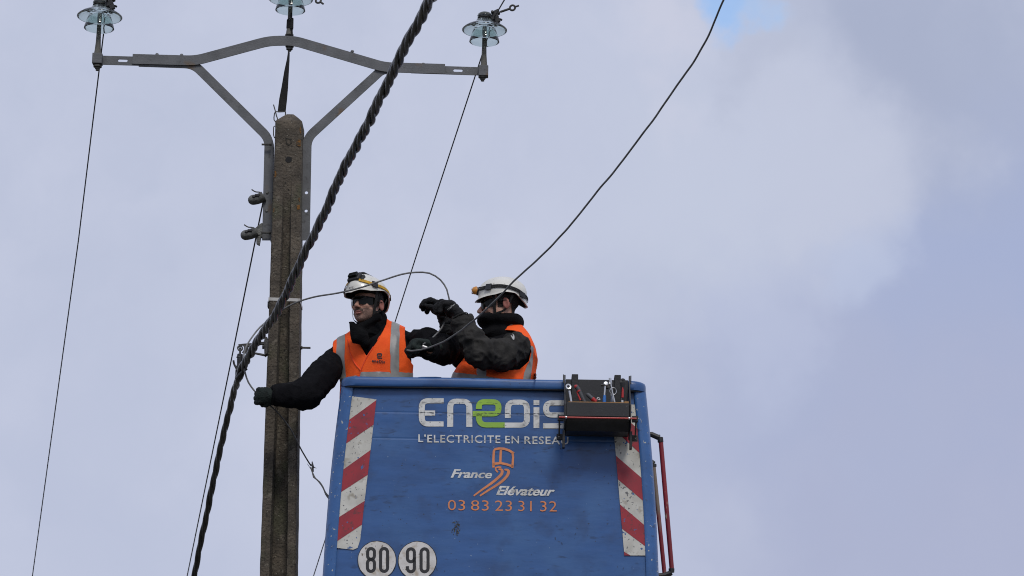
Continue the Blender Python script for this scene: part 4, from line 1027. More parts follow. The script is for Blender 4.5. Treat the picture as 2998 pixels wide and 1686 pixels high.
# ------------------------------------------------------------------ smooth solid modelling (for people, gloves, clothes)
_rs = np.random.RandomState(3); LAT = _rs.rand(32, 32, 32)
def vnoise(P):
    P = np.asarray(P); i = np.floor(P).astype(int); f = P - i; f = f * f * (3 - 2 * f)
    g = lambda a, b, c_: LAT[(i[..., 0] + a) & 31, (i[..., 1] + b) & 31, (i[..., 2] + c_) & 31]
    x, y, z = f[..., 0], f[..., 1], f[..., 2]; L_ = lambda a, b, t: a + (b - a) * t
    return L_(L_(L_(g(0, 0, 0), g(1, 0, 0), x), L_(g(0, 1, 0), g(1, 1, 0), x), y), L_(L_(g(0, 0, 1), g(1, 0, 1), x), L_(g(0, 1, 1), g(1, 1, 1), x), y), z)
def cap(p0, p1, r0, r1, k=.03, op='add', fold=0, ff=26): return dict(t='cap', a=np.asarray(p0, float), b=np.asarray(p1, float), r=(r0, r1), k=k, op=op, fold=fold, ff=ff)
def ell(c_, r, R=None, k=.03, op='add'): return dict(t='ell', c=np.asarray(c_, float), r=np.asarray(r, float), R=np.eye(3) if R is None else np.asarray(R), k=k, op=op)
def xf(prims, R, T, s=1.0):
    R = np.asarray(R); o = []
    for p in prims:
        q = dict(p); q['k'] = p['k'] * s
        if p['t'] == 'cap': q['a'] = R @ p['a'] * s + T; q['b'] = R @ p['b'] * s + T; q['r'] = (p['r'][0] * s, p['r'][1] * s)
        else: q['c'] = R @ p['c'] * s + T; q['r'] = p['r'] * s; q['R'] = R @ p['R']
        o.append(q)
    return o
def pbb(p):
    if p['t'] == 'cap': r = max(p['r']) ; return np.minimum(p['a'], p['b']) - r, np.maximum(p['a'], p['b']) + r
    e = np.sqrt(((p['R'] * p['r'][None, :]) ** 2).sum(1)); return p['c'] - e, p['c'] + e
def solid(prims, h):
    lo = np.min([pbb(p)[0] for p in prims if p['op'] == 'add'], 0) - 4 * h; hi = np.max([pbb(p)[1] for p in prims if p['op'] == 'add'], 0) + 4 * h
    n_ = np.ceil((hi - lo) / h).astype(int) + 1
    Fd = np.full(n_, .2, np.float32)
    for p in prims:
        a, b = pbb(p); m_ = p['k'] + 3 * h + .02 + p.get('fold', 0)
        i0 = np.clip(np.floor((a - m_ - lo) / h).astype(int), 0, n_); i1 = np.clip(np.ceil((b + m_ - lo) / h).astype(int) + 1, 0, n_)
        if (i1 <= i0).any(): continue
        sl = tuple(slice(x, y) for x, y in zip(i0, i1))
        G = np.stack(np.meshgrid(*[lo[k] + h * np.arange(i0[k], i1[k]) for k in range(3)], indexing='ij'), -1)
        if p['t'] == 'cap':
            ab = p['b'] - p['a']; L2 = ab @ ab + 1e-12; t = np.clip(((G - p['a']) @ ab) / L2, 0, 1)
            d = np.linalg.norm(G - p['a'] - t[..., None] * ab, axis=-1) - (p['r'][0] + (p['r'][1] - p['r'][0]) * t)
            if p['fold']:
                ax = ab / math.sqrt(L2)
                q = G * 9 + ax * ((G @ ax)[..., None] * p['ff']) + 5
                w = vnoise(q); w = 1 - np.abs(2 * w - 1); d = d - p['fold'] * (w * w - .35)
        else:
            q = ((G - p['c']) @ p['R']); k0 = np.linalg.norm(q / p['r'], axis=-1); k1 = np.linalg.norm(q / p['r'] ** 2, axis=-1) + 1e-9
            d = k0 * (k0 - 1) / k1
        C_ = Fd[sl]; k = p['k']
        if p['op'] == 'add':
            hh = np.clip(.5 + .5 * (C_ - d) / k, 0, 1); Fd[sl] = C_ + (d - C_) * hh - k * hh * (1 - hh)
        else:
            hh = np.clip(.5 - .5 * (C_ + d) / k, 0, 1); Fd[sl] = C_ + (-d - C_) * hh + k * hh * (1 - hh)
    return nets(Fd, lo, h)
def nets(Fd, lo, h):
    S = Fd < 0; nx, ny, nz_ = Fd.shape
    c8 = [S[a:nx - 1 + a, b:ny - 1 + b, c_:nz_ - 1 + c_] for a in (0, 1) for b in (0, 1) for c_ in (0, 1)]
    s_ = sum(x.astype(np.int8) for x in c8); mask = (s_ > 0) & (s_ < 8)
    idx = -np.ones(mask.shape, int); cells = np.argwhere(mask); idx[mask] = np.arange(len(cells))
    acc = np.zeros((len(cells), 3)); cnt = np.zeros(len(cells))
    cr_ = [(0, 0, 0), (1, 0, 0), (0, 1, 0), (0, 0, 1), (1, 1, 0), (1, 0, 1), (0, 1, 1), (1, 1, 1)]
    for a in cr_:
        for ax in range(3):
            if a[ax] == 1: continue
            b = list(a); b[ax] = 1; b = tuple(b)
            ia = cells + a; ib = cells + b
            fa = Fd[ia[:, 0], ia[:, 1], ia[:, 2]]; fb = Fd[ib[:, 0], ib[:, 1], ib[:, 2]]
            m_ = (fa < 0) != (fb < 0); t = fa[m_] / (fa[m_] - fb[m_])
            acc[m_] += np.array(a) + t[:, None] * (np.array(b) - np.array(a)); cnt[m_] += 1
    V = lo + h * (cells + acc / cnt[:, None]); F_ = []
    for ax in range(3):
        u, v = (ax + 1) % 3, (ax + 2) % 3
        A = [slice(None)] * 3; B = [slice(None)] * 3; A[ax] = slice(0, -1); B[ax] = slice(1, None)
        dd = S[tuple(A)] != S[tuple(B)]; E = np.argwhere(dd)
        E = E[(E[:, u] > 0) & (E[:, v] > 0) & (E[:, u] < Fd.shape[u] - 1) & (E[:, v] < Fd.shape[v] - 1)]
        ins = S[E[:, 0], E[:, 1], E[:, 2]]
        q = []
        for du, dv in ((-1, -1), (0, -1), (0, 0), (-1, 0)):
            w = E.copy(); w[:, u] += du; w[:, v] += dv; q.append(idx[w[:, 0], w[:, 1], w[:, 2]])
        q = np.stack(q, 1); q[~ins] = q[~ins][:, ::-1]; F_.append(q)
    F_ = np.vstack(F_); F_ = F_[(F_ >= 0).all(1)]
    return V, F_
def vnormals(V, F_):
    n_ = np.cross(V[F_[:, 2]] - V[F_[:, 0]], V[F_[:, 3]] - V[F_[:, 1]]); o = np.zeros_like(V)
    for k in range(4): np.add.at(o, F_[:, k], n_)
    return o / (np.linalg.norm(o, axis=1)[:, None] + 1e-12)
def relax(V, F_, it=2, lam=.5):
    e = np.vstack([F_[:, [0, 1]], F_[:, [1, 2]], F_[:, [2, 3]], F_[:, [3, 0]]])
    for _ in range(it):
        s_ = np.zeros_like(V); c_ = np.zeros(len(V)); np.add.at(s_, e[:, 0], V[e[:, 1]]); np.add.at(c_, e[:, 0], 1); np.add.at(s_, e[:, 1], V[e[:, 0]]); np.add.at(c_, e[:, 1], 1)
        V = V + lam * (s_ / c_[:, None] - V)
    return V
def sub_mesh(V, F_, keep, smooth=6):
    F2 = F_[keep]; u, inv = np.unique(F2, return_inverse=True); F2 = inv.reshape(F2.shape); V2 = V[u].copy()
    e = np.vstack([F2[:, [0, 1]], F2[:, [1, 2]], F2[:, [2, 3]], F2[:, [3, 0]]]); es = np.sort(e, 1)
    k = es[:, 0] * (len(V2) + 1) + es[:, 1]; uq, ix, ct = np.unique(k, return_index=True, return_counts=True); be = es[ix[ct == 1]]
    for _ in range(smooth):
        s_ = np.zeros_like(V2); c_ = np.zeros(len(V2)); np.add.at(s_, be[:, 0], V2[be[:, 1]]); np.add.at(c_, be[:, 0], 1); np.add.at(s_, be[:, 1], V2[be[:, 0]]); np.add.at(c_, be[:, 1], 1)
        m_ = c_ > 0; V2[m_] += .6 * (s_[m_] / c_[m_][:, None] - V2[m_])
    return V2, F2
def inpoly(Q, poly):
    x, y = Q[:, 0], Q[:, 1]; r = np.zeros(len(Q), bool); n_ = len(poly)
    for i in range(n_):
        x0, y0 = poly[i]; x1, y1 = poly[(i + 1) % n_]
        c_ = ((y0 > y) != (y1 > y)) & (x < (x1 - x0) * (y - y0) / ((y1 - y0) or 1e-9) + x0); r ^= c_
    return r
def folds(V, Nn, amp, fr, seed=0, axis=(0, 0, 1), st=.4):
    a = np.asarray(axis, float); a /= np.linalg.norm(a)
    q = V * fr; q = q + a * ((q @ a) * (st - 1))[:, None] + seed * 7.3
    q = q + .8 * (vnoise(V * fr * .6 + seed)[:, None] - .5)
    w = 1 - np.abs(2 * vnoise(q) - 1)
    return V + Nn * (amp * (w ** 2 - .4))[:, None]

# ------------------------------------------------------------------ head, helmet, glasses, gloves
def head_prims():
    s_ = []
    s_ += [ell((0, .012, .045), (.078, .096, .088)), ell((0, -.030, -.035), (.060, .066, .078), k=.03),
           ell((0, -.066, -.098), (.026, .024, .02), k=.025), ell((0, -.085, .022), (.050, .016, .011), k=.014)]
    for sx in (-1, 1):
        s_ += [ell((sx * .045, -.012, -.062), (.020, .036, .036), k=.03), ell((sx * .037, -.070, -.024), (.021, .020, .018), k=.02),
               ell((sx * .0115, -.104, -.040), (.0085, .012, .008), k=.006)]
    s_ += [cap((0, -.094, .004), (0, -.120, -.034), .0075, .0115, k=.012)]
    for sx in (-1, 1): s_.append(ell((sx * .032, -.103, .001), (.017, .013, .011), k=.012, op='sub'))
    s_ += [ell((0, -.088, -.064), (.030, .016, .016), k=.012), ell((0, -.1, -.0655), (.021, .0085, .0045), k=.004), ell((0, -.098, -.0775), (.019, .0085, .0055), k=.004),
           ell((0, -.112, -.0712), (.022, .012, .0016), k=.003, op='sub')]
    for sx in (-1, 1):
        R = np.array(Matrix.Rotation(rad(sx * -18), 3, 'Z') @ Matrix.Rotation(rad(10), 3, 'X'))
        s_ += [ell((sx * .083, .024, -.004), (.0065, .020, .033), R, k=.006), ell((sx * .090, .020, -.001), (.006, .011, .020), R, k=.004, op='sub')]
    s_ += [cap((0, .020, -.06), (0, .045, -.20), .052, .060, k=.03)]
    return s_
def frame_of(yaw, pitch, roll):
    return np.array(Matrix.Rotation(rad(yaw), 3, 'Z') @ Matrix.Rotation(rad(pitch), 3, 'X') @ Matrix.Rotation(rad(roll), 3, 'Y'))

HZ = [(0, .024), (25, .034), (50, .052), (75, .054), (95, .062), (118, .056), (140, .022), (160, -.010), (180, -.016)]
class Helmet:
    def __init__(s, Rz=.120, zc=.058, ry=.150, rx=.116, c=(0, .004), scale=1.0, hz=HZ, brim=.034):
        s.brim = brim
        s.Rz, s.zc, s.ry, s.rx, s.c, s.s, s.hz = Rz, zc, ry, rx, c, scale, hz
    def edge(s, phi): return float(np.interp(abs(math.degrees(phi)), [a for a, _ in s.hz], [b for _, b in s.hz]))
    def pt(s, phi, z, off=0.0):
        """point on the shell in direction phi (0 = front) at height z"""
        u = (z - s.zc) / s.Rz; k = math.sqrt(max(0, 1 - u * u)) if u > 0 else 1 + .02 * (-u)
        n_ = np.array([math.sin(phi) / s.rx, -math.cos(phi) / s.ry, max(0, u) / s.Rz * 1.0]); n_ /= np.linalg.norm(n_)
        brim = s.brim * math.exp(-(phi / .85) ** 4) * max(0, 1 - (z - s.edge(phi)) / .030) ** 1.6
        p = np.array([s.c[0] + k * s.rx * math.sin(phi), s.c[1] - k * s.ry * math.cos(phi) - brim * math.cos(phi), z])
        p[0] += brim * .4 * math.sin(phi)
        crest = math.exp(-(p[0] / .034) ** 6) * .006 * min(1, max(0, (z - s.zc) / .05))
        return (p + n_ * (off + crest)) * s.s
    def build(s, R, T, par, white, name='helmet'):
        W_ = lambda p: R @ p + T
        rows = []
        n_ = 72; m_ = 26
        for j in range(m_ + 1):
            row = []
            for i in range(n_):
                phi = (i / n_ * 2 - 1) * math.pi; ze = s.edge(phi)
                if j == 0: z = s.zc + s.Rz * .9995
                else:
                    f = j / m_; top = s.zc + s.Rz
                    z = top - (top - ze) * math.sin(f * math.pi / 2) ** 2
                row.append(W_(s.pt(phi, z, .003 * math.exp(-((z - ze) / .006) ** 2))))
            rows.append(row)
        inner = [[W_(s.pt((i / n_ * 2 - 1) * math.pi, s.edge((i / n_ * 2 - 1) * math.pi) + d, -.0045)) for i in range(n_)] for d in (0.0, .012)]
        b = MB(); b.rings([rows[0]] + rows[1:] + inner, cap0=True); o = b.build(name, white, par, sharp=50)
        return o
    def lining(s, R, T, par):
        W_ = lambda p: R @ p + T; n_ = 40; rows = []
        for f in np.linspace(0, 1, 10):
            rows.append([W_(s.pt((i / n_ * 2 - 1) * math.pi, s.edge((i / n_ * 2 - 1) * math.pi) + .004 + f * (s.zc + s.Rz * .93 - s.edge((i / n_ * 2 - 1) * math.pi)), -.007)) for i in range(n_)])
        b = MB(); b.rings(rows, cap1=True); b.build('lining', M['liner'], par)
    def strap(s, R, T, par, path, w, m, name='strap', off=.004, th=.003):
        W_ = lambda p: R @ p + T; P = spline([(a, z, 0) for a, z in path], .05)
        rows = []
        for k in range(len(P)):
            ph, z = rad(P[k][0]), P[k][1]
            a = s.pt(ph, z + w / 2, off); b = s.pt(ph, z - w / 2, off); a2 = s.pt(ph, z + w / 2, off + th); b2 = s.pt(ph, z - w / 2, off + th)
            rows.append([W_(a), W_(b), W_(b2), W_(a2)])
        b_ = MB(); b_.rings(rows, cap0=True, cap1=True); return b_.build(name, m, par, sharp=30)
def sunglasses(R, T, par, s=1.0):
    W_ = lambda p: R @ (np.array(p) * s) + T
    rows = []
    for a in np.linspace(-74, 74, 45):
        t = rad(a); notch = .017 * math.exp(-(a / 9.0) ** 2); tp = .021 + .003 * math.cos(t); bt = -.026 + notch * 1.0 + .012 * max(0, (abs(a) - 45) / 30)
        ox = .083; oy = .106
        P = [(ox * math.sin(t), .0 - oy * math.cos(t), z) for z in (tp, tp * .5, 0, bt * .5, bt)]
        P = [(x, y - .004 * (1 - abs(z) / .03), z) for x, y, z in P]; Q = [(x * .97, y * .97, z) for x, y, z in P][::-1]
        rows.append([W_(p) for p in P + Q])
    b = MB(); b.rings(rows, cap0=True, cap1=True); o = b.build('sunglasses', M['shade'], par, sharp=40)
    fr = MB(); fr.tube([W_((.0835 * math.sin(rad(a)), -.110 * math.cos(rad(a)), .0235)) for a in np.linspace(-76, 76, 31)], .0028 * s, 6); fr.build('frame', M['black_plastic'], o)
    for sx in (-1, 1):
        fr = MB(); fr.tube([W_(p) for p in ((sx * .081, -.028, .012), (sx * .086, .0, .012), (sx * .087, .022, .014), (sx * .084, .042, .0))], .0022 * s, 6); fr.build('temple_arm', M['black_plastic'], o)
    return o
def glove_prims(bend=(50, 70, 45), fat=1.3, fill=True, spread=.0, thumb=(35, 30), side=1, sc=1.0, thumb_in=.6):
    """x towards the fingers, z towards the thumb side, +y palm side"""
    s_ = [ell((.050, .0, .0), (.060, .026, .048), k=.015), cap((-.05, 0, 0), (.02, 0, 0), .034, .030, k=.02), ell((.030, .010, .026), (.032, .018, .020), k=.012)]
    Ls = [(.044, .028, .022), (.048, .031, .023), (.045, .029, .022), (.036, .023, .020)]
    if fill: s_.append(ell((.078, .024, -.002), (.034, .026, .040), k=.015))
    for k in range(4):
        z0 = .033 - .022 * k; p = np.array([.090 - .006 * (k == 3) - .004 * (k == 0), .002, z0]); ang = 0; dz = (1.5 - k) * .06 * (1 + spread)
        for j, Lk in enumerate(Ls[k]):
            bj = bend[k][j] if isinstance(bend[0], (tuple, list)) else bend[j] + (k - 1.5) * 3
            ang += rad(bj); d = np.array([math.cos(ang), math.sin(ang), dz]); d /= np.linalg.norm(d)
            q = p + d * Lk; r0 = (.0118, .0108, .0100, .0092)[j]; r1 = (.0112, .0102, .0094, .0086)[j]
            s_.append(cap(p, q, r0 * fat, r1 * fat, k=.005)); p = q
    p = np.array([.020, .010, .034]); a1, a2 = rad(thumb[0]), rad(thumb[1])
    d1 = np.array([math.cos(a1) * .8, .25, math.sin(a1)]); d1 /= np.linalg.norm(d1); q = p + d1 * .042; s_.append(cap(p, q, .017, .0135, k=.012))
    d2 = np.array([.85, thumb_in, -.15 * math.sin(a2)]); d2 /= np.linalg.norm(d2); r = q + d2 * .034; s_.append(cap(q, r, .0128, .0115, k=.008))
    d3 = d2 + np.array([-.1, .35, -.35]); d3 /= np.linalg.norm(d3); s_.append(cap(r, r + d3 * .024, .0115, .0098, k=.006))
    return s_
def glove(par, wrist, forward, palm, m, name='glove', sc=1.0, mirror=False, h=.0032, seed=0, **k):
    f = np.asarray(forward, float); f /= np.linalg.norm(f); p = np.asarray(palm, float); p = p - f * (p @ f); p /= np.linalg.norm(p)
    z = np.cross(f, p)
    if mirror: z = -z
    R = np.stack([f, p, z], 1)
    pr = glove_prims(**k); V, F_ = solid(pr, h)
    V = relax(V, F_, 1, .4); V = folds(V, vnormals(V, F_), .0028, 38, seed, (1, 0, 0), 2.0)
    V = (V * sc) @ R.T + np.asarray(wrist)
    if mirror: F_ = F_[:, ::-1]
    return obj(name, V, F_, m, par, sharp=0), R
def on_mesh_text(name, s, bv, quad, m, par, off=.002, **k):
    V, F_ = text_polys(s, **k); TL, TR, BR, BL = [np.array(q, float) for q in quad]; P = []
    last = None
    for u, v in V:
        t = TL + (TR - TL) * u; b = BL + (BR - BL) * u; q = b + (t - b) * v
        d = ray(*q); d = d / np.linalg.norm(d); hit = bv.ray_cast(Vector(CAM), Vector(d))
        if hit[0] is not None: last = np.array(hit[0]) - d * off
        P.append(last if last is not None else CAM + d * 16)
    return obj(name, P, F_, m, par, smooth=False)
def project_poly(bv, q, off):
    d = ray(*q); d = d / np.linalg.norm(d); hit = bv.ray_cast(Vector(CAM), Vector(d))
    return None if hit[0] is None else np.array(hit[0]) - d * off

ZF = zbot + .06                                  # basket floor
def limbs_down(par, hip, yaw):
    """trousers and boots standing on the basket floor"""
    R = frame_of(yaw, 0, 0); pr = [ell(hip, (.19, .14, .14), R, k=.05)]; bo = []
    for sx in (-1, 1):
        h_ = hip + R @ np.array([sx * .10, 0, -.03]); kn = np.array([h_[0] + (R @ [sx * .03, 0, 0])[0], h_[1] - .02, ZF + .50]); an = np.array([kn[0], kn[1] + .03, ZF + .10])
        pr += [cap(h_, kn, .10, .075, k=.04, fold=.006), cap(kn, an, .072, .06, k=.03, fold=.008)]
        bo.append([cap(an + [0, 0, .04], an - [0, 0, .03], .052, .05, k=.02), cap(an + R @ np.array([0, .02, -.055]), an + R @ np.array([0, -.14, -.06]), .042, .038, k=.03)])
    V, F_ = solid(pr, .014); obj('trousers', V, F_, M['trousers'], par)
    for b_ in bo:
        V, F_ = solid(b_, .009); obj('boot', V, F_, M['boot'], par)
    return pr

def build_person(spec):
    pr_, label = spec['root'], spec['label']
    root = thing('person', spec['root'], label, 'person', None)
    Rh = frame_of(*spec['head_rot']); Th = spec['head']; hs = spec['hs']
    # body: head, neck, chest, arms and legs in one surface; the head is sampled finer
    hp = xf(head_prims(), Rh, Th, hs)
    V1, F1 = solid(hp, .0032); V1 = relax(V1, F1, 1, .3)
    body = [cap(Th + Rh @ np.array([0, .045, -.19]) * hs, spec['neck'], .05, .06), ell(spec['chest'], spec['chest_r'] * .78, spec['Rt'], k=.05), cap(spec['neck'], spec['hip'], .06, .11, k=.06)]
    for armk in spec['arms']:
        P = armk['pts']; body.append(cap(spec['neck'] - [0, 0, .08], P[0], .07, .05, k=.04))
        for i in range(len(P) - 1): body.append(cap(P[i], P[i + 1], armk['r'][i] * .6, armk['r'][i + 1] * .6, k=.02))
    body += [ell(spec['hip'], (.15, .11, .12), spec['Rt'], k=.05)]
    Rw = spec['Rt']
    for sx in (-1, 1):
        h_ = spec['hip'] + Rw @ np.array([sx * .10, 0, -.03]); an = np.array([h_[0], h_[1], ZF + .10]); body.append(cap(h_, an, .075, .045, k=.03))
    V2, F2 = solid(body, .014)
    V = np.vstack([V1, V2]); F_ = np.vstack([F1, F2 + len(V1)])
    # stubble, lips and ear colour follow the face itself
    L1 = ((V - Th) @ Rh) / hs; C_ = L1[F_].mean(1); mi = np.zeros(len(F_), int)
    face = np.arange(len(F_)) < len(F1)
    st = face & (C_[:, 1] < -.02) & (C_[:, 2] < -.045 - .5 * np.maximum(0, .0)) & (C_[:, 2] > -.13) & ~((np.abs(C_[:, 0]) < .026) & (C_[:, 2] > -.085) & (C_[:, 2] < -.06))
    st |= face & (np.abs(C_[:, 0]) > .05) & (C_[:, 1] < .012) & (C_[:, 1] > -.045) & (C_[:, 2] < -.02)
    mi[st & spec['beard']] = 1
    lip = face & (C_[:, 1] < -.093) & (np.abs(C_[:, 0]) < .024) & (C_[:, 2] < -.060) & (C_[:, 2] > -.0835); mi[lip] = 2
    mi[face & (np.abs(C_[:, 0]) > .078) & (C_[:, 2] < .032)] = 3
    obj('body', V, F_, [M['skin'], M['stubble'], M['lips'], M['ear_skin']], root, sharp=0, mi=mi)
    for sx in (-1, 1):
        c_ = Rh @ (np.array([sx * .032, -.086, .001]) * hs) + Th; m_ = MB(); m_.lathe([(.012 * math.sin(t), .012 * math.cos(t)) for t in np.linspace(0, math.pi, 9)], c_, 14, axis=tuple(Rh @ np.array([0, -1, 0]))); m_.build('eye', M['eye'], root)
    Vh, Fh = V1, F1; Nh = vnormals(Vh, Fh); Lc = (((Vh - Th) @ Rh) / hs)[Fh].mean(1)
    hair = (Lc[:, 2] > .0 + .0 * Lc[:, 1]) & ((Lc[:, 1] > .045) | ((Lc[:, 2] > .018) & (Lc[:, 1] > -.01)) | (Lc[:, 2] > .05)) & (np.abs(Lc[:, 0]) < .081)
    hair |= (Lc[:, 1] > .055) & (Lc[:, 2] > -.06)
    hair |= (np.abs(Lc[:, 0]) > .055) & (Lc[:, 1] > -.022) & (Lc[:, 1] < .008) & (Lc[:, 2] > -.022) & (np.abs(Lc[:, 0]) < .081)
    a, b = sub_mesh(Vh, Fh, hair); a = a + vnormals(a, b) * .0035; a = folds(a, vnormals(a, b), .002, 120, 1); obj('hair', a, b, M['hair'], root)
    if spec['beard']:
        mo = (Lc[:, 1] < -.085) & (np.abs(Lc[:, 0]) < .029) & (Lc[:, 2] > -.062 - .25 * np.maximum(0, np.abs(Lc[:, 0]) - .012)) & (Lc[:, 2] < -.050 + .0 * Lc[:, 0])
        mo |= False & (Lc[:, 1] < -.07) & (np.abs(Lc[:, 0]) > .022) & (np.abs(Lc[:, 0]) < .030) & (Lc[:, 2] < -.055) & (Lc[:, 2] > -.075)
        a, b = sub_mesh(Vh, Fh, mo); a = a + vnormals(a, b) * .0022; obj('moustache', a, b, M['moustache'], root)
    # glasses, helmet with lamp and straps
    sunglasses(Rh, Th, root, hs)
    Rk = Rh @ np.array(Matrix.Rotation(rad(spec.get('helm_roll', 0)), 3, 'Y')); he = spec['helmet']; ho = he.build(Rk, Th, root, M['helmet']); he.lining(Rk, Th, ho); spec['helm'](he, Rk, Th, ho, hs)
    # chin straps
    W_ = lambda p: Rh @ (np.array(p) * hs) + Th
    for sx in (-1, 1):
        for k, pts in enumerate((((sx * .090, -.046, .070), (sx * .084, -.042, .01), (sx * .074, -.038, -.045), (sx * .062, -.036, -.095), (sx * .0, -.045, -.130)),
                                 ((sx * .092, .060, .040), (sx * .080, .02, -.035), (sx * .072, -.028, -.058)))):
            P = spline([W_(p) for p in pts], .01); A, B = frames(P)
            out_ = P - (Th + Rh @ np.array([0, 0, -.03])); T_ = np.gradient(P, axis=0); T_ /= np.linalg.norm(T_, axis=1)[:, None]
            out_ = out_ - T_ * (out_ * T_).sum(1)[:, None]; out_ /= np.linalg.norm(out_, axis=1)[:, None]; sd_ = np.cross(T_, out_); hw = .0085 * hs if k == 0 else .006 * hs
            rows = [[p + s_ * hw + o_ * .002, p - s_ * hw + o_ * .002, p - s_ * hw + o_ * .004, p + s_ * hw + o_ * .004] for p, s_, o_ in zip(P, sd_, out_)]
            m_ = MB(); m_.rings(rows, cap0=True, cap1=True); m_.build('chin_strap', M['web'], root)
    # jacket
    tor = spec['torso']; jk = list(tor)
    V, F_ = solid(jk, .0075)
    V = relax(V, F_, 1, .4); V = folds(V, vnormals(V, F_), .006, 14, 3, (.3, 0, 1), .5)
    J = [(V, F_)]
    for armk in spec['arms']:
        P = armk['pts']; r = armk['r']; pa = []
        for i in range(len(P) - 1): pa.append(cap(P[i], P[i + 1], r[i], r[i + 1], k=.02, fold=armk.get('fold', .012), ff=armk.get('ff', 20)))
        pa += armk.get('extra', [])
        if armk.get('cuff'):
            d = P[-1] - P[-2]; d /= np.linalg.norm(d); pa.append(cap(P[-1] + d * .022, P[-1] + d * .20, .034, .034, k=.006, op='sub'))
        V, F_ = solid(pa, .006); V = relax(V, F_, 1, .4)
        ax = P[-1] - P[0]; V = folds(V, vnormals(V, F_), armk.get('wr', .005) * .45, 34, armk.get('seed', 1) + 3, ax, .6); V = folds(V, vnormals(V, F_), armk.get('wr', .005), 15, armk.get('seed', 1), ax, 1.6)
        slv = obj('sleeve', V, F_, M[armk.get('m', 'jacket')], root, sharp=0)
        d = P[-1] - P[-2]; d /= np.linalg.norm(d); A_, B_ = frames(np.array([P[-1], P[-1] + d])); rc_ = r[-1] + .001
        ring_ = [P[-1] + d * .030 + rc_ * (A_[0] * math.cos(t) + B_[0] * math.sin(t)) for t in np.linspace(0, 2 * math.pi, 25)]
        MB().tube(ring_, .0045, 6, caps=False).build('cuff_hem', M[armk.get('m', 'jacket')], slv)
    obj('jacket', J[0][0], J[0][1], M['jacket'], root, sharp=0)
    V, F_ = solid(spec['collar'], .005); V = relax(V, F_, 1, .3); V = folds(V, vnormals(V, F_), .007, 17, 6, (0, 0, 1), 1.5); obj('collar', V, F_, M['collar'], root, sharp=0)
    limbs_down(root, spec['hip'], spec['yaw'])
    # hi-vis vest: the torso's own surface, let out a little and cut along neck, armholes and front
    vp = []
    for p in tor:
        q = dict(p); q['r'] = tuple(x + .016 for x in p['r']) if p['t'] == 'cap' else p['r'] + .016; vp.append(q)
    V, F_ = solid(vp, .0058); V = relax(V, F_, 1, .4); Nn = vnormals(V, F_)
    V = folds(V, Nn, spec.get('vfold', .010), 12, 9, (.25, 0, 1), .45); Nn = vnormals(V, F_)
    C_ = V[F_].mean(1); Q = topx(C_); fn = Nn[F_].mean(1); front = (C_ - spec['chest']) @ spec['Rt'][:, 1] < .0
    front = fn[:, 1] < .15
    keep = inpoly(Q, spec['vest'])
    for pl in spec['cut_front']: keep &= ~(inpoly(Q, pl) & front)
    for pl in spec.get('cut_all', []): keep &= ~inpoly(Q, pl)
    a, b = sub_mesh(V, F_, keep, 8)
    vest = obj('hi_vis_vest', a, b, M['hivis'], root, sharp=0)
    sm = vest.modifiers.new('thickness', 'SOLIDIFY'); sm.thickness = .0035; sm.offset = -1
    for pl, fr_ in spec['tapes']:
        kk = keep & inpoly(Q, pl)
        if fr_: kk &= front
        if kk.sum() < 4: continue
        a2, b2 = sub_mesh(V, F_, kk, 8); a2 = a2 + vnormals(a2, b2) * .0022
        obj('reflective_tape', a2, b2, M['tape'], vest, sharp=0)
    bv = BVHTree.FromPolygons([tuple(x) for x in a], [tuple(map(int, f)) for f in b])
    return root, bv, vest, Rh, Th, ho

# ---------------- worker beside the pole
def helm1(he, R, T, ho, hs):
    he.strap(R, T, ho, [(18, .108), (40, .094), (62, .082), (90, .079), (120, .068), (150, .035), (172, .012), (186, .008)], .017, M['strap_yellow'], 'head_strap')
    he.strap(R, T, ho, [(-18, .108), (-40, .094), (-62, .082), (-90, .079), (-120, .068), (-150, .035), (-172, .012)], .017, M['strap_yellow'], 'head_strap')
    he.strap(R, T, ho, [(-62, .062), (-48, .078), (-30, .094)], .008, M['web'], 'lamp_cable', off=.004)
    he.strap(R, T, ho, [(54, .085), (68, .081)], .032, M['black_plastic'], 'strap_clip', off=.006, th=.006)
    he.strap(R, T, ho, [(128, .060), (136, .052)], .024, M['liner'], 'strap_clip', off=.006, th=.005)
    he.strap(R, T, ho, [(-68, .081), (-54, .085)], .032, M['black_plastic'], 'strap_clip', off=.006, th=.006)
    W_ = lambda p: R @ (np.array(p) * hs) + T
    Rl = R @ np.array(Matrix.Rotation(rad(-38), 3, 'X'))
    m_ = MB(); m_.box(W_((-.002, -.122, .128)), (.080, .052, .066), Rl); m_.build('headlamp', M['black_plastic'], ho, bevel=.010)
    m_ = MB(); m_.box(W_((-.002, -.148, .148)), (.060, .020, .036), Rl); m_.build('lamp_window', M['shade'], ho, bevel=.006)
    m_ = MB(); m_.box(W_((.044, -.104, .116)), (.020, .054, .050), Rl); m_.build('lamp_mount', M['black_plastic'], ho, bevel=.005)
    P = [he.pt(0, z, .004) if y < 0 else he.pt(math.pi, z, .004) for y, z in ((-1, .158), (-1, .168), (-1, .1735), (1, .1735), (1, .168))]
    rows = [[R @ (p + np.array([dx, 0, dz])) + T for dx, dz in ((-.016, 0), (.016, 0), (.016, .010), (-.016, .010))] for p in P]
    m_ = MB(); m_.rings(rows, cap0=True, cap1=True)
    for y in (-.045, -.02, .005, .03): m_.box(W_((0, y + .012, .184)), (.036, .012, .012), R)
    m_.build('battery_pack', M['black_plastic'], ho, bevel=.002)
    he.strap(R, T, ho, [(-1.0, .120), (-1, .14), (-1, .155)], .02, M['web'], 'crown_strap')
h1 = at(1076, 893, 16.36); Rt1 = frame_of(-12, 0, 0)
chest1 = at(1100, 1055, 16.42)
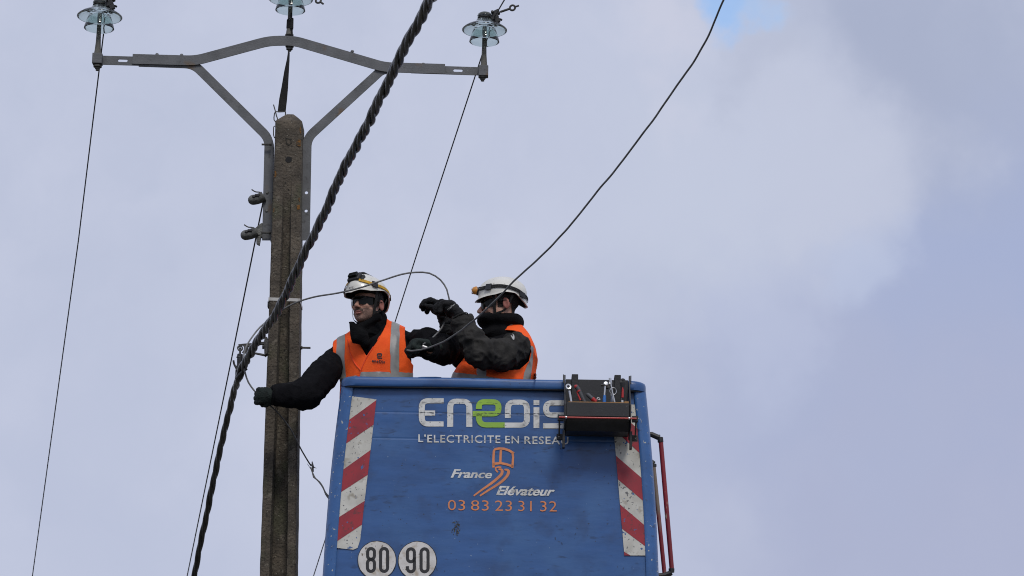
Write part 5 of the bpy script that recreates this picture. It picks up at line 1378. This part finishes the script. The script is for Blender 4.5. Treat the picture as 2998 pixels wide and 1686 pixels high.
S1 = at(994, 1034, 16.44); S1b = at(1190, 1002, 16.47); neck1 = at(1098, 965, 16.44); hip1 = np.array([at(1112, 1240, 16.5)[0], 16.42, ZF + .93])
torso1 = [ell(chest1, (.215, .140, .20), Rt1, k=.05), ell((chest1 + hip1) / 2, (.205, .145, .24), Rt1, k=.06), ell(hip1, (.20, .15, .15), Rt1, k=.05),
          cap(S1 + [.0, 0, 0], neck1 + [-.03, 0, -.03], .060, .065, k=.04), cap(S1b, neck1 + [.035, 0, -.015], .062, .068, k=.04)]
E1 = at(897, 1153, 16.24)
arms1 = [dict(pts=[S1 + [-.015, .03, -.02], at(948, 1094, 16.34), E1, at(845, 1158, 16.22), at(814, 1157, 16.21)], r=[.066, .086, .088, .070, .056], fold=.012, ff=7, cuff=True, seed=2, wr=.006),
         dict(pts=[S1b + [.02, .0, -.01], at(1250, 1003, 16.38), at(1302, 1024, 16.28), at(1262, 1022, 16.06)], r=[.070, .080, .082, .062], fold=.010, ff=7, cuff=True, seed=4, wr=.009)]
coll1 = [cap(at(1090, 1000, 16.40), at(1072, 972, 16.36), .080, .080, k=.03), cap(at(1098, 975, 16.42), at(1106, 935, 16.42), .070, .058, k=.03), cap(at(1040, 965, 16.27), at(1105, 930, 16.30), .018, .026, k=.02),
         cap(at(1032, 950, 16.24), at(1040, 990, 16.24), .020, .026, k=.02), ell(at(1026, 944, 16.25), (.014, .012, .008), k=.01), cap(at(1055, 985, 16.26), at(1070, 1005, 16.26), .045, .03, k=.03),
         cap(h1 + frame_of(-35, -2, 0) @ np.array([0, -.035, -.055]), h1 + frame_of(-35, -2, 0) @ np.array([0, -.055, .05]), .078, .09, k=.008, op='sub')]
spec1 = dict(root=(hip1[0], hip1[1], ZF), label='worker facing us beside the pole, arm stretched out, white helmet with yellow strap',
             head=h1, helm_roll=-6, head_rot=(-30, -3, 0), hs=1.0, beard=True, helmet=Helmet(Rz=.120, ry=.160, c=(0, 0), brim=.014, hz=[(0, .030), (25, .042), (50, .040), (72, .052), (92, .064), (118, .058), (140, .022), (160, -.008), (180, -.014)]), helm=helm1,
             neck=neck1, chest=chest1, chest_r=np.array([.2, .14, .2]), Rt=Rt1, hip=hip1, yaw=-12, torso=torso1, arms=arms1, collar=coll1,
             vest=[(1122, 900), (1180, 900), (1186, 958), (1186, 990), (1192, 1040), (1208, 1068), (1222, 1080), (1260, 1090), (1260, 1400), (940, 1400), (984, 1100), (976, 1060), (974, 1008), (990, 940), (1024, 920)],
             cut_front=[[(1022, 915), (1026, 975), (1031, 1005), (1054, 1008), (1073, 1043), (1102, 1002), (1122, 968), (1133, 944), (1133, 915)]],
             tapes=[([(989, 900), (1013, 900), (1009, 1048), (1016, 1130), (1000, 1130), (985, 1048)], True),
                    ([(1149, 900), (1171, 900), (1168, 1012), (1167, 1130), (1145, 1130), (1142, 1012)], True),
                    ([(1054, 1089), (1146, 1089), (1146, 1116), (1050, 1116)], True), ([(1166, 1089), (1260, 1096), (1260, 1122), (1166, 1116)], False),
                    ([(1012, 1104), (1049, 1098), (1048, 1122), (1012, 1124)], True)])
w1, bv1, vest1, Rh1, Th1, ho1 = build_person(spec1)
# folded front edges of the vest
for path in ([(1130, 946), (1112, 985), (1090, 1020), (1074, 1045), (1058, 1080), (1050, 1112)], [(1018, 992), (1024, 1030), (1038, 1062), (1056, 1084)]):
    P = [project_poly(bv1, q, .002) for q in [tuple(p[:2]) for p in spline([(x, y, 0) for x, y in path], 5)]]
    P = [p for p in P if p is not None]
    if len(P) > 3: MB().tube(P, .0036, 6).build('seam', M['hivis_inside'], vest1)
bvx = bv1
on_mesh_text('chest_lettering', 'eneDis', bvx, ((1089, 1051), (1127, 1055), (1127, 1063), (1089, 1060)), M['black_ink'], vest1, off=.004, space=1.1, bold=.03)
on_mesh_text('chest_strapline', "L'ELECTRICITE EN RESEAU", bvx, ((1091, 1062), (1126, 1064), (1126, 1066), (1091, 1064)), M['black_ink'], vest1, off=.004)
for sq in (ribbon_faces(rounded([(1105, 1041), (1105, 1035), (1117, 1035), (1117, 1042), (1106, 1042), (1106, 1048), (1119, 1048)], 3, 4), 3.4),):
    m_ = MB()
    for f in sq:
        P = [project_poly(bvx, tuple(p), .004) for p in f]
        if all(p is not None for p in P): m_.add(P, [(0, 1, 2, 3)])
    m_.build('chest_emblem', M['black_ink'], vest1, smooth=False)
dgv = ho1.data; bvh = BVHTree.FromPolygons([tuple(np.array(v.co) + np.array(w1.location)) for v in dgv.vertices], [tuple(p.vertices) for p in dgv.polygons])
on_mesh_text('helmet_lettering', 'PETZL', bvh, ((1021, 841), (1036, 838), (1035, 844), (1021, 848)), M['black_ink'], ho1, off=.002, shear=.1)

glove(w1, at(806, 1158, 16.20), (-1, .02, -.02), (0, 1, .15), M['glove_green'], bend=(58, 85, 55), sc=1.0, seed=1, thumb=(25, 10), thumb_in=1.0)
glove(w1, at(1254, 1012, 16.03), (-.92, -.40, .08), (.10, -.10, -1), M['glove_green'], bend=(62, 80, 50), sc=1.06, seed=5, thumb=(20, 10), thumb_in=.9, mirror=True)

# ---------------- worker on the right
def helm2(he, R, T, ho, hs):
    for sg_ in (1, -1):
        he.strap(R, T, ho, [(sg_ * a, z) for a, z in ((8, .080), (30, .078), (60, .080), (90, .078), (120, .062), (150, .036), (172, .022))], .007, M['web'], 'head_strap', off=.004)
        he.strap(R, T, ho, [(sg_ * a, z) for a, z in ((14, .090), (30, .088), (60, .090), (90, .088), (120, .072), (150, .046), (174, .032))], .007, M['web'], 'head_strap', off=.004)
        he.strap(R, T, ho, [(sg_ * 44, .082), (sg_ * 60, .082)][::sg_], .030, M['black_plastic'], 'strap_clip', off=.006, th=.006)
        he.strap(R, T, ho, [(sg_ * 128, .048), (sg_ * 146, .036)][::sg_], .030, M['black_plastic'], 'strap_clip', off=.006, th=.006)
    W_ = lambda p: R @ (np.array(p)) + T
    c_ = he.pt(0, .083, .0) + np.array([0, .012, -.004])
    m_ = MB(); m_.tube([W_(c_ + [0, .004, -.004]), W_(c_ + [0, -.022, -.001])], [.026, .024], 14); m_.build('headlamp', M['black_plastic'], ho, bevel=.003)
    m_ = MB(); m_.lathe([(.0, .026), (.012, .024), (.021, .015), (.0245, .0), (.024, -.008), (0, -.008)], W_(c_ + [0, -.026, .003]), 22, axis=tuple(R @ np.array([0, -1, -.15]))); m_.build('lamp_shell', M['lamp_orange'], ho)
    for dz in (.010, -.012):
        m_ = MB(); m_.lathe([(0, .008), (.007, .006), (.0095, 0), (0, -.006)], W_(c_ + [0, -.046, dz + .002]), 16, axis=tuple(R @ np.array([.25, -1, .3 if dz > 0 else -.3]))); m_.build('lamp_lens', M['lens'], ho)
h2 = at(1466, 894, 16.36); yaw2 = -55; Rt2 = frame_of(yaw2, 0, 0)
chest2 = at(1467, 1050, 16.46); neck2 = at(1474, 955, 16.44); S2 = at(1518, 1018, 16.28); S2b = at(1405, 1012, 16.58)
hip2 = np.array([at(1455, 1240, 16.5)[0], 16.42, ZF + .93])
torso2 = [ell(chest2, (.225, .185, .19), Rt2, k=.05), ell(at(1441, 1135, 16.44), (.240, .225, .20), Rt2, k=.06), ell(hip2, (.21, .18, .16), Rt2, k=.05),
          cap(S2 + [.0, .02, .01], neck2 + [.03, -.02, -.035], .062, .062, k=.04), cap(S2b, neck2 + [-.03, 0, -.04], .055, .06, k=.04)]
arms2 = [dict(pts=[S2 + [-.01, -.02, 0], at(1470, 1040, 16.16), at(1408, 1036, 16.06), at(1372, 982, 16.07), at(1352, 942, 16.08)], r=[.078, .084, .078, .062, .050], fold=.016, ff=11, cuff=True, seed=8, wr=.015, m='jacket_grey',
              extra=[ell(at(1378, 932, 16.06), (.016, .02, .022), k=.01)]),
         dict(pts=[S2b, at(1360, 1048, 16.50), at(1322, 1000, 16.40), at(1312, 950, 16.34)], r=[.070, .074, .062, .050], fold=.012, ff=8, cuff=True, seed=9, wr=.009)]
Rh2_ = frame_of(-86, 2, 0)
coll2 = [ell(at(1424, 934, 16.35), (.048, .075, .036), k=.02), ell(at(1466, 943, 16.40), (.134, .130, .058), k=.02), ell(at(1462, 985, 16.40), (.118, .120, .075), k=.03), cap(at(1418, 936, 16.36), at(1512, 940, 16.42), .036, .04, k=.02),
         ell(h2 + Rh2_ @ np.array([0, -.012, .0]), (.090, .106, .064), Rh2_, k=.008, op='sub')]
spec2 = dict(root=(hip2[0], hip2[1], ZF), label='worker in profile on the right, gloved hands raised, white helmet with orange lamp',
             head=h2, head_rot=(-86, 2, 2), hs=1.08, beard=False, helmet=Helmet(Rz=.098, zc=.056, ry=.134, rx=.114, scale=1.08, c=(0, .010), brim=.014, hz=[(0, .016), (25, .024), (50, .034), (72, .040), (92, .054), (118, .048), (140, .012), (160, -.010), (180, -.012)]), helm=helm2,
             neck=neck2, chest=chest2, chest_r=np.array([.2, .15, .2]), Rt=Rt2, hip=hip2, yaw=yaw2, torso=torso2, arms=arms2, collar=coll2,
             vest=[(1425, 940), (1500, 925), (1572, 960), (1620, 1080), (1620, 1400), (1270, 1400), (1290, 1110), (1340, 1050), (1376, 1022), (1392, 990)],
             cut_front=[[(1404, 990), (1440, 970), (1470, 964), (1508, 967), (1540, 986), (1556, 1030), (1548, 1060), (1520, 1082), (1470, 1084), (1420, 1072), (1388, 1046), (1380, 1020)]],
             tapes=[([(1399, 1040), (1424, 1040), (1424, 1103), (1395, 1097)], True),
                    ([(1250, 1082), (1330, 1090), (1400, 1098), (1473, 1110), (1480, 1136), (1250, 1120)], True),
                    ([(1551, 1010), (1562, 1016), (1558, 1070), (1550, 1120), (1530, 1120), (1534, 1090), (1543, 1070), (1550, 1045)], True)])
w2, bv2, vest2, Rh2, Th2, ho2 = build_person(spec2)
# silver shoulder patch, and writing on the vest
sl = [o for o in w2.children if o.name.startswith('sleeve')][0]
bvs = BVHTree.FromPolygons([tuple(np.array(v.co) + np.array(w2.location)) for v in sl.data.vertices], [tuple(p.vertices) for p in sl.data.polygons])
m_ = MB(); pth = spline([(1468, 974, 0), (1485, 973, 0), (1500, 982, 0), (1504, 994, 0)], 3)[:, :2]; T_ = np.gradient(pth, axis=0); T_ /= np.linalg.norm(T_, axis=1)[:, None]; Nn_ = np.stack([-T_[:, 1], T_[:, 0]], 1)
wv = np.interp(np.linspace(0, 1, len(pth)), [0, .2, .8, 1], [2, 5, 4.5, 2]); A_ = [project_poly(bvs, tuple(q), .003) for q in pth + Nn_ * wv[:, None]]; B_ = [project_poly(bvs, tuple(q), .003) for q in pth - Nn_ * wv[:, None]]
for i in range(len(A_) - 1):
    if all(p is not None for p in (A_[i], A_[i + 1], B_[i], B_[i + 1])): m_.add([A_[i], A_[i + 1], B_[i + 1], B_[i]], [(0, 1, 2, 3)])
if m_.v: m_.build('shoulder_patch', mat('silver_patch', (.42, .42, .41), .5, base2=(.12, .12, .12), scale=70, thr=(.5, .6)), w2)
on_mesh_text('chest_lettering', 'eneDis', bv2, ((1352, 1050), (1376, 1052), (1376, 1058), (1352, 1057)), M['black_ink'], vest2, off=.004)
on_mesh_text('back_lettering', '8', bv2, ((1563, 1092), (1571, 1092), (1571, 1112), (1562, 1112)), M['black_ink'], vest2, off=.004)
gl, Rg = glove(w2, at(1350, 938, 16.09), (-.52, .0, .85), (-.85, .1, -.52), M['glove_black'], bend=((38, 55, 40), (42, 60, 40), (48, 60, 40), (52, 60, 40)), sc=1.26, seed=3, thumb=(30, 10), thumb_in=.8, mirror=True)
bvg = BVHTree.FromPolygons([tuple(np.array(v.co) + np.array(w2.location)) for v in gl.data.vertices], [tuple(p.vertices) for p in gl.data.polygons])
on_mesh_text('glove_lettering', 'MaxiFlex', bvg, ((1309, 904), (1329, 887), (1332, 892), (1312, 909)), M['alu'], gl, off=.002)
glove(w2, at(1302, 938, 16.32), (-.35, .0, .93), (-.95, .0, -.25), M['glove_black'], bend=((50, 40, 30), (50, 45, 35), (55, 45, 35), (60, 45, 35)), sc=1.18, seed=6, thumb=(30, 10), thumb_in=.8)
print('tris', sum(len(o.data.polygons) for o in bpy.data.objects if o.type == 'MESH'))
